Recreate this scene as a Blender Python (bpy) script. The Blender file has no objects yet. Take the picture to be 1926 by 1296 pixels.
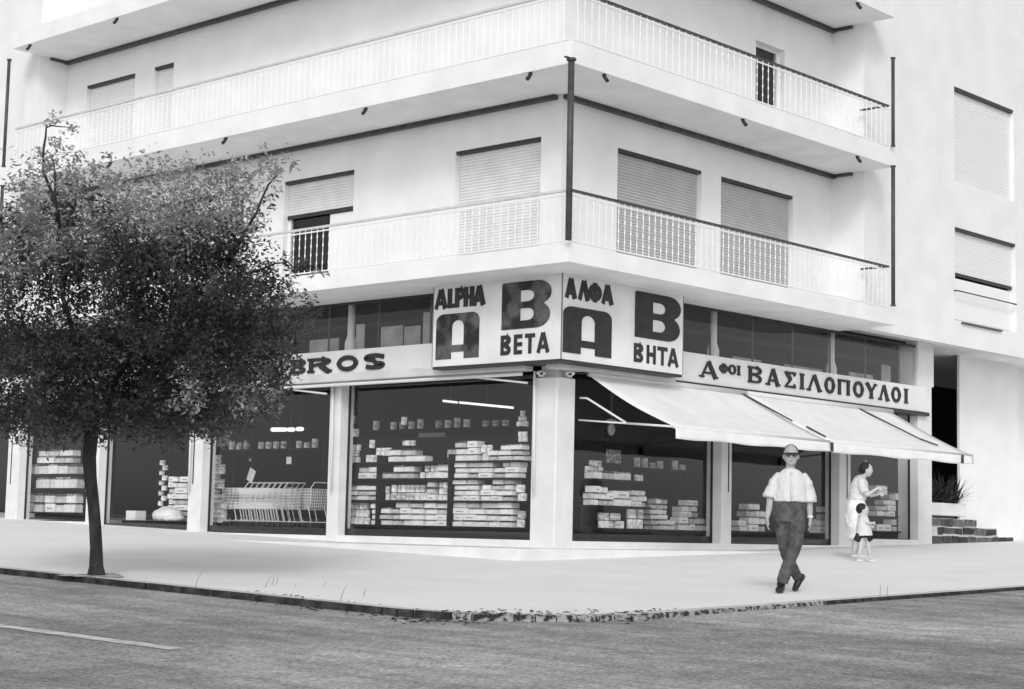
import bpy, bmesh, math, random
from mathutils import Vector, Matrix
from mathutils.geometry import tessellate_polygon
random.seed(7)
R = math.radians
SC = bpy.context.scene
COL = SC.collection

# ------------------------------------------------------------------ camera
FPX, CYP = 3305.2, 648.0
PITCH, ROLL, YAW = .10581974, .02217538, .7425172
CAM = Vector((-21.25623, -18.50472, 0.37))
_fw = Vector((math.cos(YAW)*math.cos(PITCH), math.sin(YAW)*math.cos(PITCH), math.sin(PITCH)))
_r0 = Vector((math.sin(YAW), -math.cos(YAW), 0)); _u0 = _r0.cross(_fw)
_r = _r0*math.cos(ROLL) + _u0*math.sin(ROLL); _u = _r.cross(_fw)
cd = bpy.data.cameras.new('camera'); cam = bpy.data.objects.new('camera', cd); COL.objects.link(cam)
cd.sensor_width = 36; cd.lens = 36*FPX/1926; cd.clip_end = 3000; cd.clip_start = .1
cam.matrix_world = Matrix(((_r.x, _u.x, -_fw.x, CAM.x), (_r.y, _u.y, -_fw.y, CAM.y), (_r.z, _u.z, -_fw.z, CAM.z), (0, 0, 0, 1)))
SC.camera = cam
# ------------------------------------------------------------------ light
SUN_EL, SUN_STR, SUN_ANG, SKY_STR, EXPO = 32, .76, 15, .15, .56
sun_dir = Vector((-.77*math.cos(R(SUN_EL)), -.64*math.cos(R(SUN_EL)), math.sin(R(SUN_EL)))).normalized()
w = bpy.data.worlds.new('World'); SC.world = w; w.use_nodes = True
nt = w.node_tree; nt.nodes.clear()
sky = nt.nodes.new('ShaderNodeTexSky'); sky.sky_type = 'NISHITA'; sky.sun_disc = False
sky.sun_elevation = R(SUN_EL); sky.sun_rotation = math.atan2(sun_dir.x, sun_dir.y)
bw = nt.nodes.new('ShaderNodeRGBToBW'); bg = nt.nodes.new('ShaderNodeBackground'); wo = nt.nodes.new('ShaderNodeOutputWorld')
nt.links.new(sky.outputs[0], bw.inputs[0]); nt.links.new(bw.outputs[0], bg.inputs[0]); nt.links.new(bg.outputs[0], wo.inputs[0])
bg.inputs[1].default_value = SKY_STR
sd = bpy.data.lights.new('sun', 'SUN'); sun = bpy.data.objects.new('sun', sd); COL.objects.link(sun)
sd.energy = SUN_STR; sd.angle = R(SUN_ANG); sd.color = (1, 1, 1)
sun.rotation_euler = sun_dir.to_track_quat('Z', 'Y').to_euler(); sun.location = (-30, -25, 30)
SC.view_settings.view_transform = 'Standard'; SC.view_settings.look = 'None'
SC.view_settings.exposure = EXPO; SC.view_settings.gamma = 1; SC.view_settings.use_curve_mapping = False
SC.cycles.max_bounces = 8; SC.cycles.transparent_max_bounces = 12; SC.cycles.use_denoising = True

# ------------------------------------------------------------------ materials
MATS = {}
def mat(name, g, rough=.7, var=0., scale=4., bump=0., bscale=40., spec=.3, metal=0., stretch=None, emis=0., g2=None, detail=5, lo=.35, hi=.65):
    if name in MATS: return MATS[name]
    m = bpy.data.materials.new(name); m.use_nodes = True; n = m.node_tree.nodes; l = m.node_tree.links
    b = n['Principled BSDF']; b.inputs['Roughness'].default_value = rough
    b.inputs['Base Color'].default_value = (g, g, g, 1); b.inputs['Metallic'].default_value = metal
    b.inputs['Specular IOR Level'].default_value = spec
    tc = n.new('ShaderNodeTexCoord'); src = tc.outputs['Object']
    if stretch:
        mp = n.new('ShaderNodeMapping'); mp.inputs['Scale'].default_value = stretch; l.new(src, mp.inputs[0]); src = mp.outputs[0]
    if var or g2 is not None:
        t = n.new('ShaderNodeTexNoise'); t.inputs['Scale'].default_value = scale; t.inputs['Detail'].default_value = detail
        l.new(src, t.inputs['Vector']); mr = n.new('ShaderNodeMapRange')
        mr.inputs['From Min'].default_value = lo; mr.inputs['From Max'].default_value = hi
        mr.inputs['To Min'].default_value = g*(1-var) if g2 is None else g
        mr.inputs['To Max'].default_value = g*(1+var) if g2 is None else g2
        l.new(t.outputs['Fac'], mr.inputs['Value']); l.new(mr.outputs[0], b.inputs['Base Color'])
    if bump:
        t2 = n.new('ShaderNodeTexNoise'); t2.inputs['Scale'].default_value = bscale; t2.inputs['Detail'].default_value = 4
        l.new(tc.outputs['Object'], t2.inputs['Vector'])
        bp = n.new('ShaderNodeBump'); bp.inputs['Strength'].default_value = bump; bp.inputs['Distance'].default_value = .02
        l.new(t2.outputs['Fac'], bp.inputs['Height']); l.new(bp.outputs[0], b.inputs['Normal'])
    if emis:
        b.inputs['Emission Color'].default_value = (1, 1, 1, 1); b.inputs['Emission Strength'].default_value = emis
    MATS[name] = m; return m
def glass(name, tint=.97, rough=.02):
    m = bpy.data.materials.new(name); m.use_nodes = True; n = m.node_tree.nodes; l = m.node_tree.links; n.clear()
    o = n.new('ShaderNodeOutputMaterial'); mx = n.new('ShaderNodeMixShader'); lw = n.new('ShaderNodeLayerWeight'); lw.inputs[0].default_value = .5
    pw = n.new('ShaderNodeMath'); pw.operation = 'POWER'; pw.inputs[1].default_value = 5; l.new(lw.outputs['Facing'], pw.inputs[0])
    f = n.new('ShaderNodeMath'); f.operation = 'MULTIPLY_ADD'; f.inputs[1].default_value = .96; f.inputs[2].default_value = .03; l.new(pw.outputs[0], f.inputs[0])
    t = n.new('ShaderNodeBsdfTransparent'); t.inputs[0].default_value = (tint, tint, tint, 1)
    g = n.new('ShaderNodeBsdfGlossy'); g.inputs['Roughness'].default_value = rough
    l.new(f.outputs[0], mx.inputs[0]); l.new(t.outputs[0], mx.inputs[1]); l.new(g.outputs[0], mx.inputs[2]); l.new(mx.outputs[0], o.inputs[0])
    MATS[name] = m; return m
M_WALL = mat('plaster_white', .82, .85, .04, 1.3, .15, 60)
M_SLAB = mat('slab_white', .84, .85, .05, 1.6, .15, 50)
M_PILLAR = mat('pillar_white', .74, .7, .05, 2.5, .1, 60)
M_PLINTH = mat('plinth_marble', .76, .6, .06, 2.0, .05, 30)
M_SHUT = mat('shutter_shaded', .50, .55, .05, 3); M_SHUTW = mat('shutter_overlit', .84, .7, spec=.1); M_SHUTL = mat('shutter_lit', .76, .55, .05, 3)  # same shutters; how each facade is lit is set into the tone
M_POST = mat('post_paint', .07, .45, .25, 6)
M_RAIL = mat('handrail_paint', .06, .5, .2, 6)
M_RAILW = mat('railing_white', .86, .6)
M_DARK = mat('interior_dark', .03, .9, spec=0)
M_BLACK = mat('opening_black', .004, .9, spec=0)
M_SHELF = mat('shelf_metal', .008, .7, spec=.1)
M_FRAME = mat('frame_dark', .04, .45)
M_FASCIA = mat('fascia_white', .78, .6, .05, 2)
M_SIGN = mat('sign_white', .76, .5, .07, 1.7)
M_LET = mat('letter_dark', .03, .5, .2, 8)
M_LETM = mat('letter_mottled', .02, .45, g2=.12, scale=3.2, detail=6, lo=.45, hi=.62)  # grey mottling paints leafy reflections into the letter colour
M_CASS = mat('cassette_metal', .62, .5, .08, 3)
M_CANVAS = mat('awning_canvas', .84, .9, .04, 3, .3, 25)
M_CLOSE = mat('awning_seam', .05, .8)
M_GLASS = glass('window_glass')
M_METAL = mat('white_rod', .72, .4)
M_CART = mat('trolley_wire', .7, .35, metal=.2)
M_DULL = mat('dull_grey', .35, .8, .2, 3)
M_TUBE = mat('tube_light', .8, .5, emis=.8)
CART_M = [mat('carton_%d' % i, g, .8, v, 9, 0) for i, (g, v) in enumerate([(.85, .08), (.72, .2), (.88, .05), (.5, .3), (.85, .12)])]
TIN_M = [mat('tin_%d' % i, g, .4, .3, 14) for i, g in enumerate([.88, .7, .8, .45])]

# ------------------------------------------------------------------ helpers
def gz(x, y):
    s = x + y
    if s < -60: s = -60 - 15*(1-math.exp((s+60)/15))*1.0
    if s > 40: s = 40 + 15*(1-math.exp(-(s-40)/15))
    return .025*s
class MB:
    def __init__(s): s.v = []; s.f = []; s.mi = []; s.cm = 0
    def add(s, vs, fs):
        k = len(s.v); s.v += [tuple(p) for p in vs]; s.f += [tuple(k+i for i in f) for f in fs]; s.mi += [s.cm]*len(fs)
    def box(s, x0, y0, z0, x1, y1, z1):
        s.hexa([(x0, y0, z0), (x1, y0, z0), (x1, y1, z0), (x0, y1, z0)], [(x0, y0, z1), (x1, y0, z1), (x1, y1, z1), (x0, y1, z1)])
    def hexa(s, a, b):
        n = len(a); s.add(list(a)+list(b), [tuple(range(n))[::-1], tuple(range(n, 2*n))]+[(i, (i+1) % n, n+(i+1) % n, n+i) for i in range(n)])
    def tube(s, pts, r, n=8, caps=True, ref=None):
        pts = [Vector(p) for p in pts]; rs = r if isinstance(r, (list, tuple)) else [r]*len(pts)
        rings = []; N = len(pts)
        for i, p in enumerate(pts):
            t = (pts[min(i+1, N-1)]-pts[max(i-1, 0)])
            t = t.normalized() if t.length > 1e-9 else Vector((0, 0, 1))
            a = Vector(ref) if ref else (Vector((1, 0, 0)) if abs(t.x) < .8 else Vector((0, 1, 0)))
            e1 = (a - t*a.dot(t)).normalized(); e2 = t.cross(e1)
            rr = rs[i]; rx, ry = rr if isinstance(rr, (tuple, list)) else (rr, rr)
            rings.append([p+e1*rx*math.cos(2*math.pi*k/n)+e2*ry*math.sin(2*math.pi*k/n) for k in range(n)])
        vs = [v for q in rings for v in q]; fs = []
        for i in range(N-1):
            for k in range(n):
                fs.append((i*n+k, i*n+(k+1) % n, (i+1)*n+(k+1) % n, (i+1)*n+k))
        if caps: fs += [tuple(range(n))[::-1], tuple(range((N-1)*n, N*n))]
        s.add(vs, fs)
    def ball(s, c, rx, ry=None, rz=None, n=12, m=8):
        ry = ry or rx; rz = rz or rx; c = Vector(c); vs = [c+Vector((0, 0, -rz))]
        for i in range(1, m):
            a = -math.pi/2+math.pi*i/m
            for k in range(n):
                b = 2*math.pi*k/n; vs.append(c+Vector((rx*math.cos(a)*math.cos(b), ry*math.cos(a)*math.sin(b), rz*math.sin(a))))
        vs.append(c+Vector((0, 0, rz))); fs = [(0, 1+(k+1) % n, 1+k) for k in range(n)]
        for i in range(m-2):
            for k in range(n):
                fs.append((1+i*n+k, 1+i*n+(k+1) % n, 1+(i+1)*n+(k+1) % n, 1+(i+1)*n+k))
        L = len(vs)-1; fs += [(L, 1+(m-2)*n+k, 1+(m-2)*n+(k+1) % n) for k in range(n)]
        s.add(vs, fs)
    def mesh(s, name, mats, org=(0, 0, 0), smooth=False):
        me = bpy.data.meshes.new(name); o = Vector(org)
        me.from_pydata([tuple(Vector(v)-o) for v in s.v], [], s.f); me.update()
        for mm in (mats if isinstance(mats, (list, tuple)) else [mats]): me.materials.append(mm)
        if any(s.mi): me.polygons.foreach_set('material_index', s.mi)
        if len(s.f) < 200000:
            bm = bmesh.new(); bm.from_mesh(me); bmesh.ops.recalc_face_normals(bm, faces=bm.faces); bm.to_mesh(me); bm.free()
        if smooth:
            me.polygons.foreach_set('use_smooth', [True]*len(me.polygons))
        return me
def wloc(o):
    p = Vector((0, 0, 0))
    while o: p = p + o.location; o = o.parent
    return p
def obj(name, mb, mats, parent=None, smooth=False, org=None, bevel=0, **tags):
    """world-space vertices; the object's origin goes to org (default: the parent's origin or the base of the mesh)"""
    if org is None:
        if parent is not None: org = wloc(parent)
        else:
            xs = [v[0] for v in mb.v]; ys = [v[1] for v in mb.v]; zs = [v[2] for v in mb.v]
            org = Vector(((min(xs)+max(xs))/2, (min(ys)+max(ys))/2, min(zs)))
    me = mb.mesh(name, mats, org, smooth)
    o = bpy.data.objects.new(name, me); COL.objects.link(o)
    if parent is not None: o.parent = parent; o.location = Vector(org)-wloc(parent)
    else: o.location = org
    if bevel:
        b = o.modifiers.new('bevel', 'BEVEL'); b.width = bevel; b.segments = 2; b.limit_method = 'ANGLE'
    for k, v in tags.items(): o[k] = v
    return o
def thing(name, label, cat, loc=(0, 0, 0), group=None):
    o = bpy.data.objects.new(name, None); COL.objects.link(o); o.location = loc
    o.empty_display_size = .2; o['label'] = label; o['category'] = cat
    if group: o['group'] = group
    return o
def struct(name, mb, mats, **k):
    o = obj(name, mb, mats, **k); o['kind'] = 'structure'; return o
def dup(src, loc, label=None, parent=None):
    c = src.copy(); COL.objects.link(c); c.parent = parent; c.location = loc
    if label: c['label'] = label
    for ch in src.children:
        dup(ch, ch.location.copy(), None, c)
    return c
# facade frames: u along the facade from the corner, v outwards, z up. 'R' runs to the right (x), 'L' to the left (y)
def P(side, u, v, z): return (u, -v, z) if side == 'R' else (-v, u, z)
def fbox(mb, side, u0, u1, v0, v1, z0, z1):
    a, b = P(side, u0, v0, z0), P(side, u1, v1, z1)
    mb.box(min(a[0], b[0]), min(a[1], b[1]), z0, max(a[0], b[0]), max(a[1], b[1]), z1)
def ray(px, py):
    d = _fw*FPX+_r*(px-963)-_u*(py-CYP); return d/d.dot(_fw)
def onf(side, px, py, v):
    """point of the facade-parallel plane at distance v in front (negative: inside): returns (u, z)"""
    d = ray(px, py)
    t = ((-v-CAM.y)/d.y) if side == 'R' else ((-v-CAM.x)/d.x)
    p = CAM+d*t; return (p.x if side == 'R' else p.y), p.z
def onground(px, py, off=0):
    d = ray(px, py); n = Vector((-.025, -.025, 1)); t = (off-n.dot(CAM))/n.dot(d); return CAM+d*t

# ------------------------------------------------------------------ ground, road, pavement, kerb
def sheet(x0, y0, x1, y1, nx, ny, off):
    mb = MB(); vs = []
    for j in range(ny+1):
        for i in range(nx+1):
            x = x0+(x1-x0)*i/nx; y = y0+(y1-y0)*j/ny; vs.append((x, y, gz(x, y)+(off(x, y) if callable(off) else off)))
    mb.add(vs, [(j*(nx+1)+i, j*(nx+1)+i+1, (j+1)*(nx+1)+i+1, (j+1)*(nx+1)+i) for j in range(ny) for i in range(nx)]); return mb
M_EARTH = mat('earth', .2, .95, .3, .5)
struct('ground', sheet(-600, -600, 600, 600, 120, 120, -.6), M_EARTH)
def asphalt():
    m = bpy.data.materials.new('asphalt'); m.use_nodes = True; n = m.node_tree.nodes; l = m.node_tree.links
    b = n['Principled BSDF']; b.inputs['Roughness'].default_value = .85; b.inputs['Specular IOR Level'].default_value = .25
    tc = n.new('ShaderNodeTexCoord')
    def noise(sc, det, vec=None, rough=.6):
        t = n.new('ShaderNodeTexNoise'); t.inputs['Scale'].default_value = sc; t.inputs['Detail'].default_value = det; t.inputs['Roughness'].default_value = rough
        l.new(vec or tc.outputs['Object'], t.inputs['Vector']); return t.outputs['Fac']
    def mrange(s, a, b_, c, d):
        r = n.new('ShaderNodeMapRange'); r.inputs[1].default_value = a; r.inputs[2].default_value = b_; r.inputs[3].default_value = c; r.inputs[4].default_value = d
        l.new(s, r.inputs[0]); return r.outputs[0]
    def mul(a, b_):
        r = n.new('ShaderNodeMath'); r.operation = 'MULTIPLY'; l.new(a, r.inputs[0]); l.new(b_, r.inputs[1]); return r.outputs[0]
    mp = n.new('ShaderNodeMapping'); mp.inputs['Scale'].default_value = (2.2, .22, 1); mp.inputs['Rotation'].default_value = (0, 0, R(12)); l.new(tc.outputs['Object'], mp.inputs[0])
    streak = mrange(noise(1.0, 8, mp.outputs[0], .7), .34, .66, .72, 1.25)
    big = mrange(noise(.2, 4), .36, .64, .62, 1.3)
    mott = mrange(noise(3.5, 6, None, .7), .34, .66, .78, 1.2)
    fine = mrange(noise(26, 6, None, .85), .38, .62, .42, 1.45)
    grain = mrange(noise(160, 2, None, .8), .3, .7, .5, 1.5)
    v = mul(mul(mul(streak, big), mul(fine, grain)), mott)
    # polished, paler paving away from the corner on the side street and pale dust in the gutters
    sx = n.new('ShaderNodeSeparateXYZ'); l.new(tc.outputs['Object'], sx.inputs[0])
    base = n.new('ShaderNodeValue'); base.outputs[0].default_value = .40
    out = mul(v, base.outputs[0])
    l.new(out, b.inputs['Base Color'])
    bp = n.new('ShaderNodeBump'); bp.inputs['Strength'].default_value = .5; bp.inputs['Distance'].default_value = .012
    l.new(noise(60, 4, None, .7), bp.inputs['Height']); l.new(bp.outputs[0], b.inputs['Normal'])
    return m
def roff(x, y):
    t = min(1, max(0, (y-x+3)/7)); return -.038-.028*t*t*(3-2*t)
struct('road', sheet(-90, -90, 70, 70, 160, 160, roff), asphalt(), org=(0, 0, 0))
# pavement outline: outer edge follows the kerb line measured in the photograph
KX, KY, KR = -9.5, -8.0, 1.9
kerb_path = [(x, KY) for x in [40-.95*i for i in range(0, 51)] if x > KX+KR]
kerb_path += [(KX+KR-KR*math.sin(a), KY+KR-KR*math.cos(a)) for a in [R(6*i) for i in range(1, 15)]]
kerb_path += [(KX, KY+KR+.95*i) for i in range(0, 46)]
M_PAVE = mat('pavement', .88, .9, .03, .8, .25, 30)
pv = MB(); inner = []
for (x, y) in kerb_path:
    k = .18
    if y <= KY+1e-6: inner.append((x, y+k))
    elif x <= KX+1e-6: inner.append((x+k, y))
    else:
        c = Vector((KX+KR, KY+KR)); d = (Vector((x, y))-c).normalized(); q = c+d*(KR-k); inner.append((q.x, q.y))
deep = [(x, min(30, y+24)) if y <= KY+1e-6 else ((min(40, x+24), y) if x <= KX+1e-6 else (10, 10)) for x, y in kerb_path]
# strip from the kerb to under the building, in rows so that it follows the slope
rows = 12; vs = []
for i, (x, y) in enumerate(inner):
    tx, ty = (x, 3.0) if kerb_path[i][1] <= KY+1e-6 and x > 3 else ((3.0, y) if kerb_path[i][0] <= KX+1e-6 and y > 3 else (3.0, 3.0))
    for r in range(rows+1):
        a = x+(tx-x)*r/rows; b = y+(ty-y)*r/rows; vs.append((a, b, gz(a, b)))
pv.add(vs, [(i*(rows+1)+r, (i+1)*(rows+1)+r, (i+1)*(rows+1)+r+1, i*(rows+1)+r+1) for i in range(len(inner)-1) for r in range(rows)])
struct('pavement', pv, M_PAVE, org=(0, 0, 0))
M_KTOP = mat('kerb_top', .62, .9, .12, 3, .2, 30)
M_KFACE = mat('kerb_face_dark', .018, .9, g2=.07, scale=7, detail=6, lo=.4, hi=.68)  # kerb faces much darker than the kerb tops
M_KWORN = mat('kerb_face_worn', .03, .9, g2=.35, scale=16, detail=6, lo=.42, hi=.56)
kerb = bpy.data.objects.new('kerb', None); COL.objects.link(kerb); kerb['kind'] = 'structure'
for i in range(len(kerb_path)-1):
    a, b = Vector(kerb_path[i]), Vector(kerb_path[i+1]); ai, bi = Vector(inner[i]), Vector(inner[i+1])
    L = (b-a).length; g = .006/L; j = random.uniform(-.006, .006)
    pa, pb = a.lerp(b, g), a.lerp(b, 1-g); qa, qb = ai.lerp(bi, g), ai.lerp(bi, 1-g)
    out = (pa-qa).normalized()
    mb = MB(); rough = 0.02 if (a.x < -5 and a.y < -3) else .006
    n = 5; top = []; 
    tp = [pa.lerp(pb, k/n) - out*(.012+random.random()*rough) for k in range(n+1)]
    fp = [pa.lerp(pb, k/n) + out*random.uniform(-.004, .004) for k in range(n+1)]
    def Z(p, off): return (p.x, p.y, gz(p.x, p.y)+off)
    for k in range(n):
        q0, q1 = qa.lerp(qb, k/n), qa.lerp(qb, (k+1)/n); h = .006+j*.3
        hh = [h-random.random()*rough*1.2 for _ in range(2)]
        mb.cm = 0; mb.add([Z(q0, h), Z(q1, h), Z(tp[k+1], h), Z(tp[k], h)], [(0, 1, 2, 3)])
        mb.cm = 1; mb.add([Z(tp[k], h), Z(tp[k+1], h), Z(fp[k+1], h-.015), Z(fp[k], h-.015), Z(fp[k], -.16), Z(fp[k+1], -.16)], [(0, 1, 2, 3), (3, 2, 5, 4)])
    mb.cm = 0
    for (p, q) in ((tp[0], qa), (tp[n], qb)):
        mb.add([Z(p, .004), Z(q, .004), Z(q, -.16), Z(p, -.16)], [(0, 1, 2, 3)])
    worn = -9.3 < a.x < -4.6 and a.y < -4.8
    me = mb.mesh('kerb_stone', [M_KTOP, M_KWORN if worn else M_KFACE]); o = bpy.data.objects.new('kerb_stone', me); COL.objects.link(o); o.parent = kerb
# road marking: one visible dash
M_PAINT = mat('road_paint', .62, .8, .25, 8)
mk = MB(); A0, A1 = onground(-60, 1171, -.071), onground(335, 1223, -.071)
dv = (A1-A0).normalized(); nn = Vector((-dv.y, dv.x, 0))*.085
A = [A0-nn, A1-nn*.8, A1+nn*.8, A0+nn]
N = 10; vs = []
for k in range(N+1):
    for s_ in (-1, 1):
        q = A0.lerp(A1, k/N)+nn*s_*random.uniform(.85, 1.05); vs.append((q.x, q.y, gz(q.x, q.y)+roff(q.x, q.y)+.005))
mk.add(vs, [(2*k, 2*k+1, 2*k+3, 2*k+2) for k in range(N)])
struct('road_marking', mk, M_PAINT)
# low paved apron in front of the shop
ap = MB()
for (x0, y0, x1, y1) in ((-1.75, -.85, 13, 0.05), (-1.75, .05, 0.05, 15)): ap.box(x0, y0, -.3, x1, y1, .115)
struct('step', ap, M_PLINTH, bevel=.01)

# ------------------------------------------------------------------ the building
bld = thing('apartment_building', 'white modern corner apartment block with wrap-around balconies above a ground-floor supermarket', 'building', (0, 0, 0))
ZS0, ZS1 = 4.43, 4.72      # first balcony slab
ZT0, ZT1 = 7.50, 7.85      # second balcony slab
ZU0, ZU1 = 10.45, 10.8     # third
WL, WR = 14.47, 8.15       # where the projecting wings start
def wall_grid(side, u0, u1, z0, z1, v, th, holes):
    mb = MB(); us = sorted({u0, u1}|{h[0] for h in holes}|{h[1] for h in holes}); zs = sorted({z0, z1}|{h[2] for h in holes}|{h[3] for h in holes})
    us = [a for a in us if u0 <= a <= u1]; zs = [a for a in zs if z0 <= a <= z1]
    def solid(i, j):
        if i < 0 or j < 0 or i >= len(us)-1 or j >= len(zs)-1: return False
        cu, cz = (us[i]+us[i+1])/2, (zs[j]+zs[j+1])/2
        return not any(h[0] < cu < h[1] and h[2] < cz < h[3] for h in holes)
    for i in range(len(us)-1):
        for j in range(len(zs)-1):
            if not solid(i, j): continue
            a, b, c, d = us[i], us[i+1], zs[j], zs[j+1]
            for vv in (v, v-th): mb.add([P(side, a, vv, c), P(side, b, vv, c), P(side, b, vv, d), P(side, a, vv, d)], [(0, 1, 2, 3)])
            if not solid(i-1, j): mb.add([P(side, a, v, c), P(side, a, v-th, c), P(side, a, v-th, d), P(side, a, v, d)], [(0, 1, 2, 3)])
            if not solid(i+1, j): mb.add([P(side, b, v, c), P(side, b, v-th, c), P(side, b, v-th, d), P(side, b, v, d)], [(0, 1, 2, 3)])
            if not solid(i, j-1): mb.add([P(side, a, v, c), P(side, b, v, c), P(side, b, v-th, c), P(side, a, v-th, c)], [(0, 1, 2, 3)])
            if not solid(i, j+1): mb.add([P(side, a, v, d), P(side, b, v, d), P(side, b, v-th, d), P(side, a, v-th, d)], [(0, 1, 2, 3)])
    return mb
# windows: (side, u0, u1, z0, z1, wall v, shutter bottom z or None)
WINS = [('R', 1.45, 3.84, 4.74, 6.87, 0, 4.74), ('R', 4.43, 6.78, 4.74, 6.87, 0, 4.74),
        ('L', .45, 2.42, 4.74, 6.86, 0, 4.74), ('L', 5.0, 6.95, 4.74, 6.87, 0, 6.22),
        ('L', 9.0, 10.9, 4.74, 6.87, 0, 4.74),
        ('R', 5.50, 6.46, 7.87, 9.65, 0, 9.62), ('L', 10.61, 11.28, 7.87, 9.81, 0, 7.87), ('L', 11.95, 13.72, 7.87, 9.8, 0, 7.87),
        ('R', 11.75, 14.45, 7.87, 9.93, .73, 7.9), ('R', 11.75, 14.5, 4.95, 6.92, .73, 5.98)]
def holes(side, v): return [(w_[1], w_[2], w_[3], w_[4]) for w_ in WINS if w_[0] == side and w_[5] == v]
for side, W in (('R', WR), ('L', WL)):
    obj('wall', wall_grid(side, 0 if side == 'R' else .251, W, ZS0, 14, 0, .25, holes(side, 0)), M_WALL, bld)
    wend = 30
    obj('wall', wall_grid(side, W, wend, ZS0 if side == 'L' else 4.42, 14, .73, .25, holes(side, .73)), M_WALL, bld)
    ret = MB(); fbox(ret, side, W, W+.25, 0, .478, ZS0, 14); obj('wall', ret, M_WALL, bld)
# slabs (butted: the R piece runs under the corner, the L piece starts behind it)
for z0, z1 in ((ZS0, ZS1), (ZT0, ZT1), (ZU0, ZU1)):
    sb = MB(); e = 1.4
    pts = [(-e, -e), (WR+.02, -e), (WR+.02, -.003), (-.003, -.003), (-.003, WL+.02), (-e, WL+.02)]
    tri = tessellate_polygon([[Vector((x, y, 0)) for x, y in pts]])
    sb.add([(x, y, z0) for x, y in pts]+[(x, y, z1) for x, y in pts], [tuple(t) for t in tri]+[tuple(6+i for i in t) for t in tri]+[(i, (i+1) % 6, 6+(i+1) % 6, 6+i) for i in range(6)])
    obj('balcony_slab', sb, M_SLAB, bld)
    fl = MB(); fl.box(.252, .252, z0+.002, 11.9 if z0 < 5 else 30, 30, z1-.002); obj('floor_slab', fl, M_DARK, bld)
ZE_ = 4.52
# soffit of the wings
sf = MB(); fbox(sf, 'R', WR+.25, 30, -5.2, .479, ZE_, ZE_+.08); obj('soffit', sf, M_SLAB, bld)
sf = MB(); fbox(sf, 'L', WL+.25, 30, -.0, .479, ZS0+.01, ZS0+.11); obj('soffit', sf, M_SLAB, bld)
for z in (ZT0, ZU0):  # dark strips stand in for the shade line where wall meets soffit
    for side, W in (('R', WR), ('L', WL)):
        mb = MB(); fbox(mb, side, .02 if side == 'R' else .10, W-.002, .002, .10, z-.075, z-.003); obj('soffit_shade_strip', mb, M_POST, bld)
    mb = MB(); mb.box(WR-.07, -.475, z-.06, WR-.002, -.102, z-.003); obj('soffit_shade_strip', mb, M_POST, bld)
    mb = MB(); mb.box(-.475, WL-.07, z-.06, -.102, WL-.002, z-.003); obj('soffit_shade_strip', mb, M_POST, bld)
# drain spouts under the second and third slab edges
M_SPOUT = mat('spout', .03, .6)
for z in (ZT0, ZU0):
    for side, u in [('R', -.56), ('R', 3.19), ('R', 6.9), ('L', -.49), ('L', 3.28), ('L', 7.08), ('L', 10.74), ('L', 13.9)]:
        mb = MB(); mb.tube([P(side, u, 1.33, z-.002), P(side, u, 1.36, z-.06), P(side, u, 1.41, z-.12)], .032, 8)
        obj('drain_spout', mb, M_SPOUT, bld, smooth=True)
# windows with roller shutters
for side, u0, u1, z0, z1, v, zb in WINS:
    inside = -.12+v
    fr = MB()
    for (a, b, c, d) in ((u0, u0+.05, z0, z1), (u1-.05, u1, z0, z1), (u0+.05, u1-.05, z1-.05, z1), (u0+.05, u1-.05, z0, z0+.05)):
        fbox(fr, side, a+.002, b-.002, inside-.07, inside-.02, c+.002, d-.002)
    win = obj('window', fr, M_RAILW, bld)
    pn = MB(); fbox(pn, side, u0+.05, u1-.05, inside-.055, inside-.045, z0+.05, z1-.05); obj('pane', pn, M_GLASS, win)
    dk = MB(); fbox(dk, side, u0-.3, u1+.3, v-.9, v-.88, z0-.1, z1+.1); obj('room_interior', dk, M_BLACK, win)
    if zb is not None and zb < z1-.1:
        sh = MB(); n = max(3, int((z1-zb)/.052)); 
        prof = []
        for k in range(n):
            za = zb+(z1-zb)*k/n; zc = zb+(z1-zb)*(k+1)/n; h = zc-za
            prof += [(inside+.0, za+.0), (inside+.014, za+h*.12), (inside+.014, za+h*.82), (inside+.0, za+h*.9)]
        prof.append((inside, z1))
        vs = []
        for (pv_, pz) in prof: vs += [P(side, u0+.004, pv_, pz), P(side, u1-.004, pv_, pz)]
        sh.add(vs, [(2*k, 2*k+1, 2*k+3, 2*k+2) for k in range(len(prof)-1)])
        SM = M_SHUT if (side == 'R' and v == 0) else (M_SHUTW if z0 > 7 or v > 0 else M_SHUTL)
        obj('shutter', sh, SM, win)
        sl = MB(); fbox(sl, side, u0+.003, u1-.003, inside+.016, v-.015, z1-.055, z1-.003); obj('head_shade_strip', sl, M_FRAME, win)  # dark strip painted in as the shadow under the window head
        lip = MB(); fbox(lip, side, u0+.004, u1-.004, inside-.01, inside+.022, zb-.07, zb-.001); obj('shutter_rail', lip, M_FRAME if zb > z0+.1 else SM, win)
# left balcony door: pale right-hand leaf and curtain behind the raised shutter
dl = MB(); fbox(dl, 'L', 5.06, 5.78, -.19, -.14, 4.80, 6.14); obj('door_leaf', dl, M_RAILW, bld)
dl = MB(); fbox(dl, 'R', 11.81, 14.44, .58, .62, 5.0, 5.86); obj('door_leaf', dl, M_RAILW, bld)
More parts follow.
